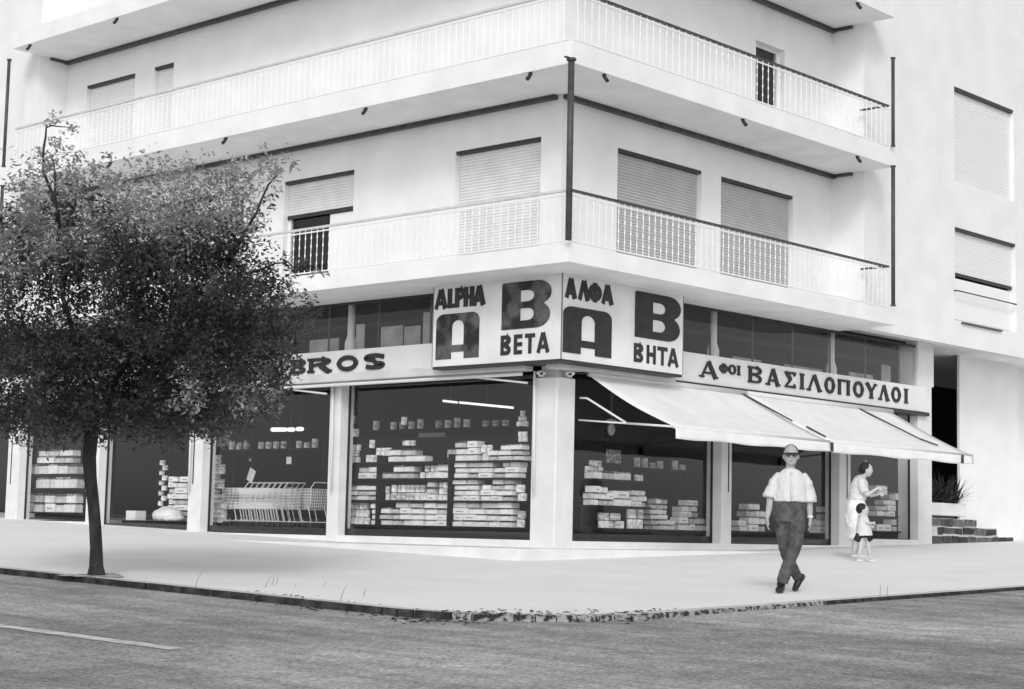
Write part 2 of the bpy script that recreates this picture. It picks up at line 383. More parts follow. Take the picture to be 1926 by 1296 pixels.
# ---- railings: handrail, bottom rail, balusters with knots
def baluster_mesh(h):
    mb = MB(); prof = []
    r = .010; zz = 0
    pts = []; rs = []
    k = 0
    while zz < h:
        pts.append((0, 0, zz)); rs.append(.006 if k % 4 else .014); zz += h/20; k += 1
    pts.append((0, 0, h)); rs.append(.0075); mb.tube(pts, rs, 6); return mb.mesh('baluster', M_RAILW)
BALH = .77
bal_me = baluster_mesh(BALH)
def railing(side, u0, u1, v, z, dark, individual=True, step=.155):
    hr = MB(); fbox(hr, side, u0, u1, v-.035, v+.025, z+BALH+.04, z+BALH+.075)
    h = obj('railing', hr, dark, bld)
    br = MB(); fbox(br, side, u0, u1, v-.015, v+.015, z+.04, z+.06); obj('bottom_rail', br, M_RAILW, h)
    tr = MB(); fbox(tr, side, u0, u1, v-.015, v+.012, z+BALH-.02, z+BALH+.0); obj('top_rail', tr, M_RAILW, h)
    n = int((u1-u0)/step); hl = wloc(h)
    if individual:
        for k in range(n):
            o = bpy.data.objects.new('baluster', bal_me); COL.objects.link(o); o.parent = h
            o.location = Vector(P(side, u0+(k+.5)*(u1-u0)/n, v, z+.045))-hl
    else:
        mb = MB()
        for k in range(n):
            p = P(side, u0+(k+.5)*(u1-u0)/n, v, z); mb.tube([p, (p[0], p[1], z+BALH)], .007, 4)
        obj('baluster_row', mb, M_RAILW, h, kind='stuff')
    return h
railing('R', -1.30, 8.02, 1.33, ZS1, M_RAIL); railing('L', -1.24, 14.3, 1.33, ZS1, M_CASS)
railing('R', -1.30, 8.02, 1.33, ZT1, M_RAIL, step=.17); railing('L', -1.24, 14.3, 1.33, ZT1, M_CASS, individual=False)
# short end rails where the right-hand balcony returns to the wing
for z in (ZS1, ZT1):
    mb = MB(); mb.box(7.985, -1.36, z+BALH+.04, 8.02, -.74, z+BALH+.075); obj('end_rail', mb, M_RAIL, bld)
mb = MB(); fbox(mb, 'R', 11.7, 14.4, .78, .80, 5.55, 5.575); fbox(mb, 'R', 11.7, 11.73, .731, .779, 5.55, 5.575); fbox(mb, 'R', 14.37, 14.4, .731, .779, 5.55, 5.575); obj('window_rail', mb, M_POST, bld)
mb = MB(); fbox(mb, 'R', 12.0, 13.75, .735, .79, 4.90, 4.93); obj('window_ledge', mb, M_POST, bld)
# ---- awning posts on the balcony edge
def post(u_side, u, z0, z1, r=.045):
    mb = MB(); p = P(u_side, u, 1.455, 0); mb.tube([(p[0], p[1], z0), (p[0], p[1], z1)], r, 12)
    o = obj('balcony_post', mb, M_POST, bld, smooth=True)
    for zz, rr in ((z0-.004, r*1.35), (z1-.02, r*1.45)):
        c = MB(); c.tube([(p[0], p[1], zz), (p[0], p[1], zz+.03)], rr, 12); obj('collar', c, M_POST, o)
    return o
def cpost(x, y, z0, z1, r):
    mb = MB(); mb.tube([(x, y, z0), (x-.01, y, z1)], r, 14); o = obj('balcony_post', mb, M_POST, bld, smooth=True)
    c = MB(); c.tube([(x-.01, y, z1-.02), (x-.01, y, z1+.015)], r*1.5, 14); c.box(x-.16, y-.02, z1+.0, x+.02, y+.02, z1+.02); obj('collar', c, M_POST, o); return o
cpost(-1.475, -1.455, 4.74, 7.52, .05)
post('R', 8.0, 4.78, 7.48, .038); post('R', 8.0, 7.86, 9.6, .034)
post('L', 14.5, 4.8, 7.45, .035); post('L', 14.5, 7.86, 10.2, .035)

# ---- ground floor: pillars, plinth, bays
PT = 4.43
PIL = {'R': [(4.49, 4.80), (8.41, 8.82)], 'L': [(5.13, 5.42), (9.10, 9.50), (12.57, 12.97), (15.60, 16.06)]}
cp = MB(); cp.box(0, 0, -.35, .46, .53, 2.86); obj('pillar', cp, M_PILLAR, bld, bevel=.02)
nk = MB(); nk.box(.10, .10, 2.862, .36, .43, PT-.002); obj('pillar', nk, M_PILLAR, bld, bevel=.01)
for side in 'RL':
    for a, b in PIL[side]:
        mb = MB(); fbox(mb, side, a, b, -.30, .03, -.2, 3.04); pl = obj('pillar', mb, M_PILLAR, bld, bevel=.008)
        mb = MB(); cu = (a+b)/2; mb.tube([P(side, cu, -.30, 3.04), P(side, cu, -.30, 3.72), P(side, cu, -.30, 3.86), P(side, cu, -.30, PT)], [.115, .115, .07, .07], 14); obj('upper_column', mb, M_PILLAR, pl, smooth=True)
        gv = MB(); gu = (a+.62*(b-a)); fbox(gv, side, gu, gu+.035, .028, .034, 1.15, 2.95); obj('shutter_channel', gv, M_FRAME, pl)
mb = MB(); fbox(mb, 'R', 11.45, 12.02, -.45, .03, -.1, 4.518); obj('pillar', mb, M_PILLAR, bld, bevel=.01)
mb = MB(); fbox(mb, 'R', 12.02, 12.16, -.42, .0, 3.6, 4.518); obj('pillar_head', mb, M_PILLAR, bld)
BAYS = [('R', .46, 4.49, .232), ('R', 4.80, 8.41, .232), ('R', 8.82, 11.45, .375),
        ('L', .53, 5.13, .232), ('L', 5.42, 9.10, .22), ('L', 9.50, 12.57, .21), ('L', 12.97, 15.60, .37), ('L', 16.06, 20, .37)]
for side, a, b, zs in BAYS:
    mb = MB(); fbox(mb, side, a+.001, b-.001, -.28, .02, -.4, zs); obj('plinth', mb, M_PLINTH, bld, bevel=.006)
    top = 2.93 if side == 'L' else 3.02
    fr = MB(); t = .022
    for (c, d, e, f_) in ((a+.002, a+t, zs, top), (b-t, b-.002, zs, top), (a+t, b-t, zs, zs+t), (a+t, b-t, top-t, top)):
        fbox(fr, side, c, d, -.20, -.16, e+.001, f_-.001)
    wf = obj('shop_window', fr, M_FRAME, bld)
    pn = MB(); fbox(pn, side, a+t, b-t, -.184, -.176, zs+t, top-t); obj('pane', pn, M_GLASS, wf)
for side, c0, c1 in (('R', .47, 11.44), ('L', .54, 20)):
    cf = MB(); fbox(cf, side, c0, c1, -.06, -.01, PT-.045, PT-.003); cw = obj('transom_window', cf, M_FRAME, bld)
    pn = MB(); fbox(pn, side, c0, c1, -.038, -.032, 3.556, PT-.046); obj('pane', pn, M_GLASS, cw)
    k = c0+1.1
    while k < c1:
        mm = MB(); fbox(mm, side, k-.015, k+.015, -.06, -.039, 3.556, PT-.046); obj('mullion', mm, M_FRAME, cw); k += 1.32
# added grey panels standing in for reflections in the transom glass
for (a, b, z) in ((2.62, 3.35, 4.15), (3.42, 3.82, 3.93), (3.86, 4.42, 3.96), (5.55, 6.35, 3.83), (4.86, 5.08, 4.05)):
    mb = MB(); fbox(mb, 'L', a, b, -.26, -.24, 3.56, z); obj('reflection_panel', mb, M_DULL, bld)
for (a, b, z) in ((10.45, 10.8, 3.95), (5.2, 6.1, 3.66), (6.9, 8.2, 3.66), (9.2, 10.1, 3.70)):
    mb = MB(); fbox(mb, 'R', a, b, -.26, -.24, 3.56, z); obj('reflection_panel', mb, M_DULL, bld)
# fascia bands
fb = MB(); fbox(fb, 'R', .1, 11.62, -.25, .10, 3.035, 3.555); fas_R = obj('fascia', fb, M_FASCIA, bld, bevel=.006)
fb = MB(); fbox(fb, 'L', .1, 18, -.25, .10, 3.115, 3.545); fas_L = obj('fascia', fb, M_FASCIA, bld, bevel=.006)
ln = MB(); fbox(ln, 'R', .46, 11.75, -.1, .13, 2.955, 3.03); obj('shadow_gap_strip', ln, M_FRAME, bld)  # dark strip stands in for the shadow below the fascia
lamp_bar = MB(); fbox(lamp_bar, 'R', -.30, 2.75, .02, .30, 2.97, 3.03)
obj('light_ledge', lamp_bar, M_CASS, bld)
# interior shell
it = MB(); it.box(.2, .2, .05, 24, 24, .355); struct('shop_floor', it, mat('shop_floor', .05, .8, spec=.1))
ce = MB(); ce.box(.5, .5, 4.0, 11.4, 24, 4.1); obj('ceiling', ce, M_DARK, bld)
bw_ = MB(); bw_.box(9.5, 8.5, .36, 9.6, 24, 4.6); bw_.box(9.6, 8.5, .36, 11.6, 8.6, 4.6); bw_.box(11.5, .5, .36, 11.6, 8.5, 4.6); bw_.box(.5, 19.9, .36, 9.5, 20, 4.6)
obj('inner_wall', bw_, M_BLACK, bld)

# ---- corner end of shop: lamps on the corner pillar
for (x, y) in ((-.02, .33), (.28, -.02)):
    lt = thing('flood_lamp', 'small round lamp under the %s end of the corner sign box' % ('left' if y > 0 else 'right'), 'lamp', (x, y, 2.87), 'lamps on the corner pillar')
    mb = MB(); mb.tube([(x, y, 2.87), (x, y, 2.95)], [.05, .02], 10); obj('lamp_base', mb, M_METAL, lt)
    mb = MB(); mb.ball((x-.03, y-.03, 2.93), .085, .085, .045, 14, 8); obj('lamp_shade', mb, M_METAL, lt, smooth=True)
    mb = MB(); mb.ball((x-.07, y-.07, 2.915), .035, .035, .025, 10, 6); obj('bulb', mb, M_FRAME, lt, smooth=True)

# ------------------------------------------------------------------ lettering
class Text:
    """draws glyph strokes as raised letters on a facade-parallel plane"""
    def __init__(s, side, v, m, parent, depth=.012): s.side, s.v, s.m, s.parent, s.d = side, v, m, parent, depth
    def poly(s, mb, outer, holes, map_, d):
        loops = [outer]+holes; flat = [p for lp in loops for p in lp]
        tri = tessellate_polygon([[Vector((x, y, 0)) for x, y in lp] for lp in loops])
        a = [P(s.side, *(lambda q: (q[0], s.v, q[1]))(map_(p))) for p in flat]; b = [P(s.side, *(lambda q: (q[0], s.v+d, q[1]))(map_(p))) for p in flat]
        n = len(flat); fs = [tuple(t) for t in tri]+[tuple(n+i for i in t) for t in tri]; k = 0
        for lp in loops:
            L = len(lp)
            for i in range(L): fs.append((k+i, k+(i+1) % L, n+k+(i+1) % L, n+k+i))
            k += L
        mb.add(a+b, fs)
    def letter(s, shapes, map_, mat_=None):
        """shapes: list of ('poly', outer, holes) or ('st', points, width, closed) in unit space already scaled by map_; strokes built in metres"""
        mb = MB(); k = 0
        for sh in shapes:
            d = s.d+k*.0008; k += 1
            if sh[0] == 'poly': s.poly(mb, sh[1], sh[2], map_, d)
            else:
                pts = [Vector(map_(p)) for p in sh[1]]; wdt = sh[2]/2; closed = len(sh) > 3 and sh[3]
                N = len(pts); Ls, Rs = [], []
                for i in range(N):
                    if closed: p0, p1 = pts[(i-1) % N], pts[(i+1) % N]; a, b = pts[i]-p0, p1-pts[i]
                    else: a = pts[i]-pts[i-1] if i else pts[1]-pts[0]; b = pts[i+1]-pts[i] if i < N-1 else a
                    a = a.normalized(); b = b.normalized(); t = (a+b); t = t.normalized() if t.length > 1e-6 else a
                    nrm = Vector((-t.y, t.x)); c = max(.5, t.dot(a)); Ls.append(pts[i]+nrm*wdt/c); Rs.append(pts[i]-nrm*wdt/c)
                a_ = [P(s.side, q.x, s.v, q.y) for q in Ls+Rs]; b_ = [P(s.side, q.x, s.v+d, q.y) for q in Ls+Rs]
                fs = []
                segs = range(N) if closed else range(N-1)
                M = 2*N
                for i in segs:
                    j = (i+1) % N
                    fs += [(M+i, M+j, M+N+j, M+N+i), (i, j, N+j, N+i), (i, j, M+j, M+i), (N+i, N+j, M+N+j, M+N+i)]
                if not closed: fs += [(0, N, M+N, M), (N-1, 2*N-1, M+2*N-1, M+N-1)]
                mb.add(a_+b_, fs)
        return obj('letter', mb, mat_ or s.m, s.parent)
def arc(cx, cy, rx, ry, a0, a1, n=10): return [(cx+rx*math.cos(R(a0+(a1-a0)*i/n)), cy+ry*math.sin(R(a0+(a1-a0)*i/n))) for i in range(n+1)]
def glyph(ch, t, h, wd, serif=0, thin=None):
    """strokes in unit box; t = stroke width in metres, h, wd size in metres"""
    th = thin or t; x = t/2/wd; y = th/2/h; X = 1-x; Y = 1-y; S = []
    def st(p, w_=t, c=False): S.append(('st', p, w_, c))
    def sf(px, py, half=None):
        if serif: st([(px-(half or serif)/wd, py), (px+(half or serif)/wd, py)], th*.8)
    if ch in 'AΑ':
        st([(x*1.0, 0), (.47, 1)], th); st([(.5, 1), (X, 0)], t*1.05); st([(.2, .3), (.78, .3)], th); sf(x, y*.8); sf(X, y*.8)
    elif ch == 'Λ': st([(x, 0), (.47, 1)], th); st([(.5, 1), (X, 0)], t*1.05); sf(x, y*.8); sf(X, y*.8)
    elif ch in 'BΒ':
        st([(x, 0), (x, 1)]); st([(x, Y), (.6, Y)]+arc(.6, .755, .4-x, .245-y, 90, -90, 8)+[(x, .51)], th); st([(x, .49), (.62, .49)]+arc(.62, .25, .38-x, .25-y, 90, -90, 8)+[(x, y)], th)
        sf(x, y*.8); sf(x, 1-y*.8); st([(.9-x, .28), (.93-x, .22)], t*.9); st([(.88-x, .78), (.9-x, .72)], t*.9)
    elif ch == 'R':
        st([(x, 0), (x, 1)]); st([(x, Y), (.6, Y)]+arc(.6, .74, .4-x, .26-y, 90, -90, 8)+[(x, .48)], th); st([(.5, .48), (X, 0)]); sf(x, y*.8); sf(x, 1-y*.8); sf(X, y*.8, serif*.7 if serif else 0); st([(.9-x, .78), (.9-x, .70)], t*.9)
    elif ch in 'OΟ': st(arc(.5, .5, .5-x, .5-y, 0, 345, 23), (t+th)/2, True); st([(x*1.1, .38), (x*1.1, .62)], t*1.05); st([(1-x*1.1, .38), (1-x*1.1, .62)], t*1.05)
    elif ch == 'S':
        st([(.94, .78)]+arc(.5, .745, .5-x, .255-y, 25, 180, 9)+arc(.5, .745, .5-x, .255-y, 180, 262, 5)[1:]+arc(.5, .255, .5-x, .255-y, 80, 0, 5)+arc(.5, .255, .5-x, .255-y, 0, -158, 10)[1:], (t+th)/2)
    elif ch in 'IΙ': st([(.5, 0), (.5, 1)]); sf(.5, y*.8); sf(.5, 1-y*.8)
    elif ch in 'HΗ': st([(x, 0), (x, 1)]); st([(X, 0), (X, 1)]); st([(x, .5), (X, .5)], th)
    elif ch in 'TΤ': st([(.5, 0), (.5, 1)]); st([(0, Y), (1, Y)], th)
    elif ch in 'EΕ': st([(x, 0), (x, 1)]); [st([(x, q), (.98, q)], th) for q in (y, .5, Y)]
    elif ch == 'L': st([(x, 0), (x, 1)]); st([(x, y), (1, y)], th)
    elif ch == 'P': st([(x, 0), (x, 1)]); st([(x, Y), (.55, Y)]+arc(.55, .7, .45-x, .3-y, 90, -90, 8)+[(x, .4)], th)
    elif ch == 'Σ': st([(.98, Y), (x*.9, Y), (.52, .5), (x*.9, y), (.98, y)], th*1.15); st([(X*.98, 1), (X*.98, .74)], th*.8); st([(X*.98, 0), (X*.98, .26)], th*.8); st([(.14, .93), (.55, .5)], t)
    elif ch == 'Π': st([(x*1.2, 0), (x*1.2, 1)]); st([(1-x*1.2, 0), (1-x*1.2, 1)]); st([(0, Y), (1, Y)], th); sf(x*1.2, y*.8, serif*.7 if serif else 0); sf(1-x*1.2, y*.8, serif*.7 if serif else 0)
    elif ch in 'ΥY': st([(.5, 0), (.5, .48)]); st([(.5, .45), (x, 1)], t); st([(.5, .45), (X, 1)], th); sf(.5, y*.8); sf(x, 1-y*.8, serif*.7 if serif else 0); sf(X, 1-y*.8, serif*.7 if serif else 0)
    elif ch == 'Φ': st([(.5, 0), (.5, 1)]); st(arc(.5, .5, .5-x, .30, 0, 345, 23), (t+th)/2, True); sf(.5, y*.8); sf(.5, 1-y*.8)
    return S
def bigA():
    outer = [(0, 0), (0, .80)]+arc(.17, .83, .17, .17, 180, 90, 6)+arc(.83, .83, .17, .17, 90, 0, 6)+[(1, 0), (.66, 0), (.66, .15), (.36, .15), (.36, 0)]
    hole = [(.37, .30), (.65, .30)]+arc(.51, .70, .14, .15, 0, 180, 8)
    return [('poly', outer, [hole])]
def bigB():
    outer = [(0, 0), (0, .97), (.03, 1), (.72, 1)]+arc(.72, .74, .28, .26, 90, -62, 9)+arc(.71, .27, .27, .27, 55, -90, 9)
    h1 = [(.38, .57), (.54, .57)]+arc(.54, .69, .12, .12, -90, 90, 7)+[(.38, .81)]
    h2 = [(.38, .17), (.54, .17)]+arc(.54, .30, .12, .13, -90, 90, 7)+[(.38, .43)]
    return [('poly', outer, [h1, h2])]
def mapper(ul, ur, z0, z1): return lambda p: (ul+(ur-ul)*p[0], z0+(z1-z0)*p[1])
def word(T, chars, spans, z0, z1, t, serif=0, thin=None):
    for ch, (a, b) in zip(chars, spans):
        T.letter(glyph(ch, t, z1-z0, abs(b-a), serif, thin), mapper(a, b, z0, z1))
def even(a, b, ws, gap):
    tot = sum(ws)+gap*(len(ws)-1); s_ = (b-a)/tot; out = []; c = a
    for w_ in ws: out.append((c, c+w_*s_)); c += (w_+gap)*s_
    return out
# corner sign box
SV = .55
sb_ = thing('corner_sign_box', 'large white two-faced sign box with ALPHA BETA lettering wrapped round the building corner', 'sign', (0, 0, 3.04))
m = MB(); a = SV; R1, L1, zb, zt = 2.60, 2.30, 3.075, 4.45
def lshape(mb, o, i, z0, z1, r1, l1):
    pts = [(-o, -o), (r1, -o), (r1, -i), (-i, -i), (-i, l1), (-o, l1)]
    tri = tessellate_polygon([[Vector((x, y, 0)) for x, y in pts]])
    mb.add([(x, y, z0) for x, y in pts]+[(x, y, z1) for x, y in pts], [tuple(t) for t in tri]+[tuple(6+i_ for i_ in t) for t in tri]+[(q, (q+1) % 6, 6+(q+1) % 6, 6+q) for q in range(6)])
lshape(m, a, .105, zb, zt, R1, L1); obj('sign_body', m, M_SIGN, sb_)
m = MB(); lshape(m, a+.012, .11, zt, zt+.05, R1+.012, L1+.012); obj('top_frame', m, M_FRAME, sb_)
m = MB(); lshape(m, a-.004, .11, zb-.045, zb-.001, R1-.004, L1-.004); obj('bottom_frame', m, M_FRAME, sb_)
m = MB(); m.box(-a-.010, -a-.010, zb+.0, -a+.006, -a+.006, zt); m.box(R1-.0, -a-.006, zb, R1+.012, -a+.02, zt); m.box(-a-.006, L1, zb, -a+.02, L1+.012, zt); obj('edge_trim', m, mat('trim_grey', .18, .5), sb_)
TR = Text('R', SV+.001, M_LET, sb_); TL = Text('L', SV+.001, M_LETM, sb_); TL2 = Text('L', SV+.001, M_LET, sb_)
word(TL2, 'ALPHA', [(2.29, 1.97), (1.97, 1.76), (1.80, 1.56), (1.60, 1.36), (1.40, 1.10)], 4.04, 4.37, .10, thin=.075)
TL.letter(bigA(), mapper(2.22, 1.23, 3.19, 3.945)); TL.letter(bigB(), mapper(.73, -.33, 3.60, 4.36))
word(TL2, 'BETA', [(.74, .52), (.45, .27), (.21, .0), (-.04, -.31)], 3.19, 3.51, .065)
word(TR, 'ΑΛΦΑ', [(-.50, -.20), (-.18, .12), (.08, .42), (.40, .72)], 4.05, 4.365, .10, thin=.08)
TR.letter(bigA(), mapper(-.52, .68, 3.185, 3.925)); TR.letter(bigB(), mapper(1.285, 2.53, 3.60, 4.365))
word(TR, 'ΒΗΤΑ', [(1.27, 1.51), (1.61, 1.85), (1.90, 2.17), (2.18, 2.48)], 3.185, 3.495, .065)
# fascia lettering: raised letters belong to the bands
TB = Text('L', .101, M_LET, fas_L, .03)
word(TB, 'BROS', [(6.44, 6.02), (5.93, 5.33), (5.17, 4.62), (4.46, 3.92)], 3.165, 3.435, .10, serif=.09, thin=.06)
TG = Text('R', .101, M_LET, fas_R, .03)
word(TG, 'Α', [(3.70, 4.20)], 3.15, 3.43, .085, serif=.07, thin=.035)
word(TG, 'ΦΟΙ', [(4.27, 4.53), (4.55, 4.78), (4.82, 4.92)], 3.265, 3.44, .05, serif=.045, thin=.03)
gx = [5.14, 5.65, 5.71, 6.21, 6.3, 6.77, 6.81, 7.06, 7.08, 7.64, 7.68, 8.13, 8.16, 8.67, 8.72, 9.19, 9.19, 9.69, 9.69, 10.16, 10.18, 10.63, 10.68, 10.93]
word(TG, 'ΒΑΣΙΛΟΠΟΥΛΟΙ', [(gx[2*i]+.05, gx[2*i+1]-.04) for i in range(12)], 3.165, 3.465, .085, serif=.07, thin=.04)

# ------------------------------------------------------------------ awnings
def awning(u0, u1, label, a=1.91, z0=2.95, z1=2.045):
    t = thing('awning', label, 'awning', P('R', (u0+u1)/2, .1, z0), 'awnings over the right-hand windows')
    cv = MB(); n = 14; nu = 16
    vs = []
    for j in range(n+1):
        f = j/n
        for i in range(nu+1):
            g = i/nu; sag = -.05*math.sin(math.pi*f)-.012*math.sin(g*23+f*3)*math.sin(math.pi*f)
            vs.append(P('R', u0+(u1-u0)*g, .11+(a-.11)*f, z0+(z1-z0)*f+sag))
    cv.add(vs, [(j*(nu+1)+i, j*(nu+1)+i+1, (j+1)*(nu+1)+i+1, (j+1)*(nu+1)+i) for j in range(n) for i in range(nu)])
    c = obj('canvas', cv, M_CANVAS, t, smooth=True); so = c.modifiers.new('solid', 'SOLIDIFY'); so.thickness = .004
    vl = MB(); vs = []; nz = 4; ns = 40
    for j in range(nz+1):
        for i in range(ns+1):
            g = i/ns; vs.append(P('R', u0+(u1-u0)*g, a+.035+.012*math.sin(g*40)*(j/nz), z1-.02-(.165+.01*math.sin(g*17))*j/nz))
    vl.add(vs, [(j*(ns+1)+i, j*(ns+1)+i+1, (j+1)*(ns+1)+i+1, (j+1)*(ns+1)+i) for j in range(nz) for i in range(ns)])
    c = obj('valance', vl, M_CANVAS, t, smooth=True); so = c.modifiers.new('solid', 'SOLIDIFY'); so.thickness = .004
    fbm = MB(); fbm.tube([P('R', u0, a, z1-.005), P('R', u1, a, z1-.005)], .028, 10); obj('front_bar', fbm, M_METAL, t, smooth=True)
    rb = MB(); rb.tube([P('R', u0+.02, .15, z0+.0), P('R', u1-.02, .15, z0+.0)], .05, 10); obj('roller', rb, M_METAL, t, smooth=True)
    for s_, uu in ((1, u0+.02), (-1, u1-.02)):
        ar = MB(); e = (uu, .95, 2.12)
        ar.tube([P('R', uu-.1*s_, .05, 2.55), P('R', uu-.1*s_, .2, 2.54), P('R', *e)], .018, 8); ar.tube([P('R', *e), P('R', uu, a, z1)], .018, 8)
        ar.tube([P('R', uu-.1*s_, .03, 2.19), P('R', *e)], .014, 8)
        obj('folding_arm', ar, M_METAL, t, smooth=True)
    return t
aw1 = awning(.6, 5.05, 'wide white awning let down over the first bay right of the corner')
aw2 = awning(5.06, 10.2, 'wide white awning let down over the bays behind the pedestrians')
# dark overlap seams of the canvas
for (pts, par) in (([(1385, 735), (1490, 792)], aw1), ([(1517, 803), (1553, 822)], aw1), ([(1602, 762), (1730, 826)], aw2), ([(1730, 826), (1764, 838)], aw2)):
    mb = MB(); q = []
    for (px, py) in pts:
        d = ray(px, py); # intersect with the canvas slope
        n = Vector((0, -.905, -1.80)).normalized(); n = Vector((0, -(.905), 1.80)).normalized()
        p0 = Vector((0, -.11, 2.955)); t = (p0-CAM).dot(n)/d.dot(n); q.append(CAM+d*t+n*.004)
    mb.tube(q, [.018, .014], 6); obj('seam', mb, M_CLOSE, par)
for u in (5.07, 9.74):
    mb = MB(); fbox(mb, 'R', u-.03, u+.03, 1.88, 1.97, 1.87, 2.03); obj('bar_bracket', mb, M_FRAME, aw2)
# rolled-in awning on the left facade: cassette beam, folded arms, guide rods
la = thing('rolled_awning', 'rolled-in awning with a pale cassette beam above the left-hand shop windows', 'awning', (0, 8, 2.93))
mb = MB(); fbox(mb, 'L', .42, 18, .105, .34, 2.955, 3.105); obj('cassette', mb, M_CASS, la, bevel=.02)
mb = MB(); mb.tube([P('L', .5, .30, 2.90), P('L', 17.9, .30, 2.90)], .03, 8); obj('front_bar', mb, M_METAL, la)
for u, l_ in ((.40, 1), (5.27, 1), (9.42, 0), (12.9, 0)):
    mb = MB(); mb.tube([P('L', u, .1, 2.96), P('L', u-.03, .1, 1.0)], .022, 8); obj('guide_rod', mb, M_METAL, la, smooth=True)
    if l_ == 1:
        mb = MB(); mb.tube([P('L', u+.06, .2, 2.76), P('L', u+1.15, .3, 2.89)], .018, 8); obj('folding_arm', mb, M_METAL, la, smooth=True)

# ------------------------------------------------------------------ entrance right of the shop
ZE = 4.52
ew = MB(); ew.box(14.40, .6, -.1, 17.22, .66, ZE-.002); obj('wall', ew, M_WALL, bld)
ew = MB(); ew.box(12.04, 5.05, -.1, 26, 5.15, 4.9); ew.box(11.95, .46, -.1, 12.02, 5.6, ZE-.002); ew.box(14.41, .662, -.1, 17.2, .69, ZE-.002); obj('entrance_back', ew, M_DARK, bld)
ew = MB(); ew.box(13.2, 1.3, .5, 14.0, 1.36, 2.3); obj('entrance_panel', ew, mat('panel_grey', .45, .7, .3, 1.2), bld)
ew = MB(); ew.box(17.22, .9, -.1, 30, 1.0, ZE-.002); obj('wall', ew, M_WALL, bld)
M_STONE = [mat('stone_%d' % i, g, .9, .35, 9, .6, 25) for i, g in enumerate((.05, .09, .14, .07))]
M_MORT = mat('mortar', .6, .9, .1, 6)
gz0 = .30
st_ = thing('stone_steps', 'three low courses of rough dark stone under the white planter by the entrance', 'steps', (13.5, .1, gz0))
core = MB(); cx = [(12.04, 15.75, .27, .48), (12.04, 15.1, .48, .665), (12.04, 14.2, .665, .845)]
for i, (a, b, z0, z1) in enumerate(cx): core.box(a, .0+.05*i, z0-(.3 if i == 0 else 0), b-.02, .595, z1)
obj('step_core', core, M_MORT, st_)
for i, (a, b, z0, z1) in enumerate(cx):
    u = a+.01
    while u < b-.1:
        L = min(random.uniform(.22, .55), b-u); h0, h1 = z0+.02+random.uniform(0, .02), z1-.008-random.uniform(0, .015)
        if random.random() < .93:
            mb = MB(); y0 = .0+.05*i-.02-random.random()*.02; j = lambda: random.uniform(-.018, .018)
            f_ = [(u+.02+j(), y0, h0+j()), (u+L-.02+j(), y0, h0+j()), (u+L-.02+j(), y0, h1+j()), (u+.02+j(), y0, h1+j())]
            bk = [(u+.0, y0+.2, h0-.01), (u+L, y0+.2, h0-.01), (u+L, y0+.2, h1+.01), (u, y0+.2, h1+.01)]
            mb.hexa(f_, bk); obj('stone', mb, random.choice(M_STONE), st_, bevel=.012)
        u += L
pt = thing('planter_box', 'white rectangular planter box on the stone courses by the entrance', 'planter', (12.98, .35, .86))
mb = MB(); mb.box(12.12, .14, .905, 13.85, .56, 1.175); obj('box', mb, M_PLINTH, pt, bevel=.015)
mb = MB(); mb.box(12.15, .17, 1.15, 13.82, .53, 1.18); obj('soil', mb, M_EARTH, pt)
mb = MB(); mb.box(12.1, .2, .846, 13.4, .5, .904); obj('foot', mb, M_FRAME, pt)
yc = thing('spiky_plant', 'dark spiky-leaved plant growing out of the white planter box', 'plant', (12.9, .35, 1.17))
M_YUC = mat('yucca_leaf', .03, .5, .3, 6)
for k in range(230):
    mb = MB(); a = random.uniform(0, 6.283); e = random.uniform(.15, 1.35); L = random.uniform(.45, .85)
    bx = 13.0+random.uniform(-.8, .75); by = .35+random.uniform(-.12, .12)
    d = Vector((math.cos(a)*math.cos(e), math.sin(a)*math.cos(e), math.sin(e))); s_ = Vector((-math.sin(a), math.cos(a), 0))*.018
    p = Vector((bx, by, 1.17)); q = p+d*L*.55; r_ = p+d*L+Vector((0, 0, -.10*math.cos(e)))
    mb.add([p-s_*.6, p+s_*.6, q+s_, q-s_, r_, q+Vector((0, 0, .008))], [(0, 1, 2, 3), (3, 2, 4)]); obj('leaf', mb, M_YUC, yc)

# ------------------------------------------------------------------ shop interior goods
counts = {'carton': 0, 'tin': 0}
carton_me = {}
def get_mesh(kind, w_, h, d, mi):
    key = (kind, round(w_, 2), round(h, 2), round(d, 2), mi)
    if key in carton_me: return carton_me[key]
    mb = MB()
    if kind == 'carton':
        fh = [.70, .74, .92, .66, .78][mi % 5]
        mb.box(-w_/2, -d/2, 0, w_/2, d/2, h*fh)
        mb.cm = 1
        if fh < .8:
            n_ = max(2, int(w_/.075))
            for i in range(n_):
                xa = -w_/2+w_*(i+.12)/n_; xb = -w_/2+w_*(i+.88)/n_
                mb.box(xa, -d*.44, h*fh+.0005, xb, d*.44, h*(.90 if (i*7+mi) % 3 else .97))
        else:
            for sy in (-1, 1): mb.box(-w_*.2, sy*(d/2+.001)-.001, h*.3, w_*.3, sy*(d/2+.001)+.001, h*.5)
        me = mb.mesh('food_carton', [CART_M[mi % 5], mat('carton_print', .10, .7, .6, 20) if mi % 2 else mat('carton_mid', .4, .7, .4, 20)])
    else:
        mb.tube([(0, 0, 0), (0, 0, h*.04), (0, 0, h*.9), (0, 0, h*.93)], [w_*.47, w_*.5, w_*.5, w_*.44], 10)
        mb.cm = 1; mb.tube([(0, 0, h*.3), (0, 0, h*.62)], w_*.507, 10, caps=False)
        me = mb.mesh('tin_can', [TIN_M[mi % 4], TIN_M[(mi+2) % 4]])
    carton_me[key] = me; return me
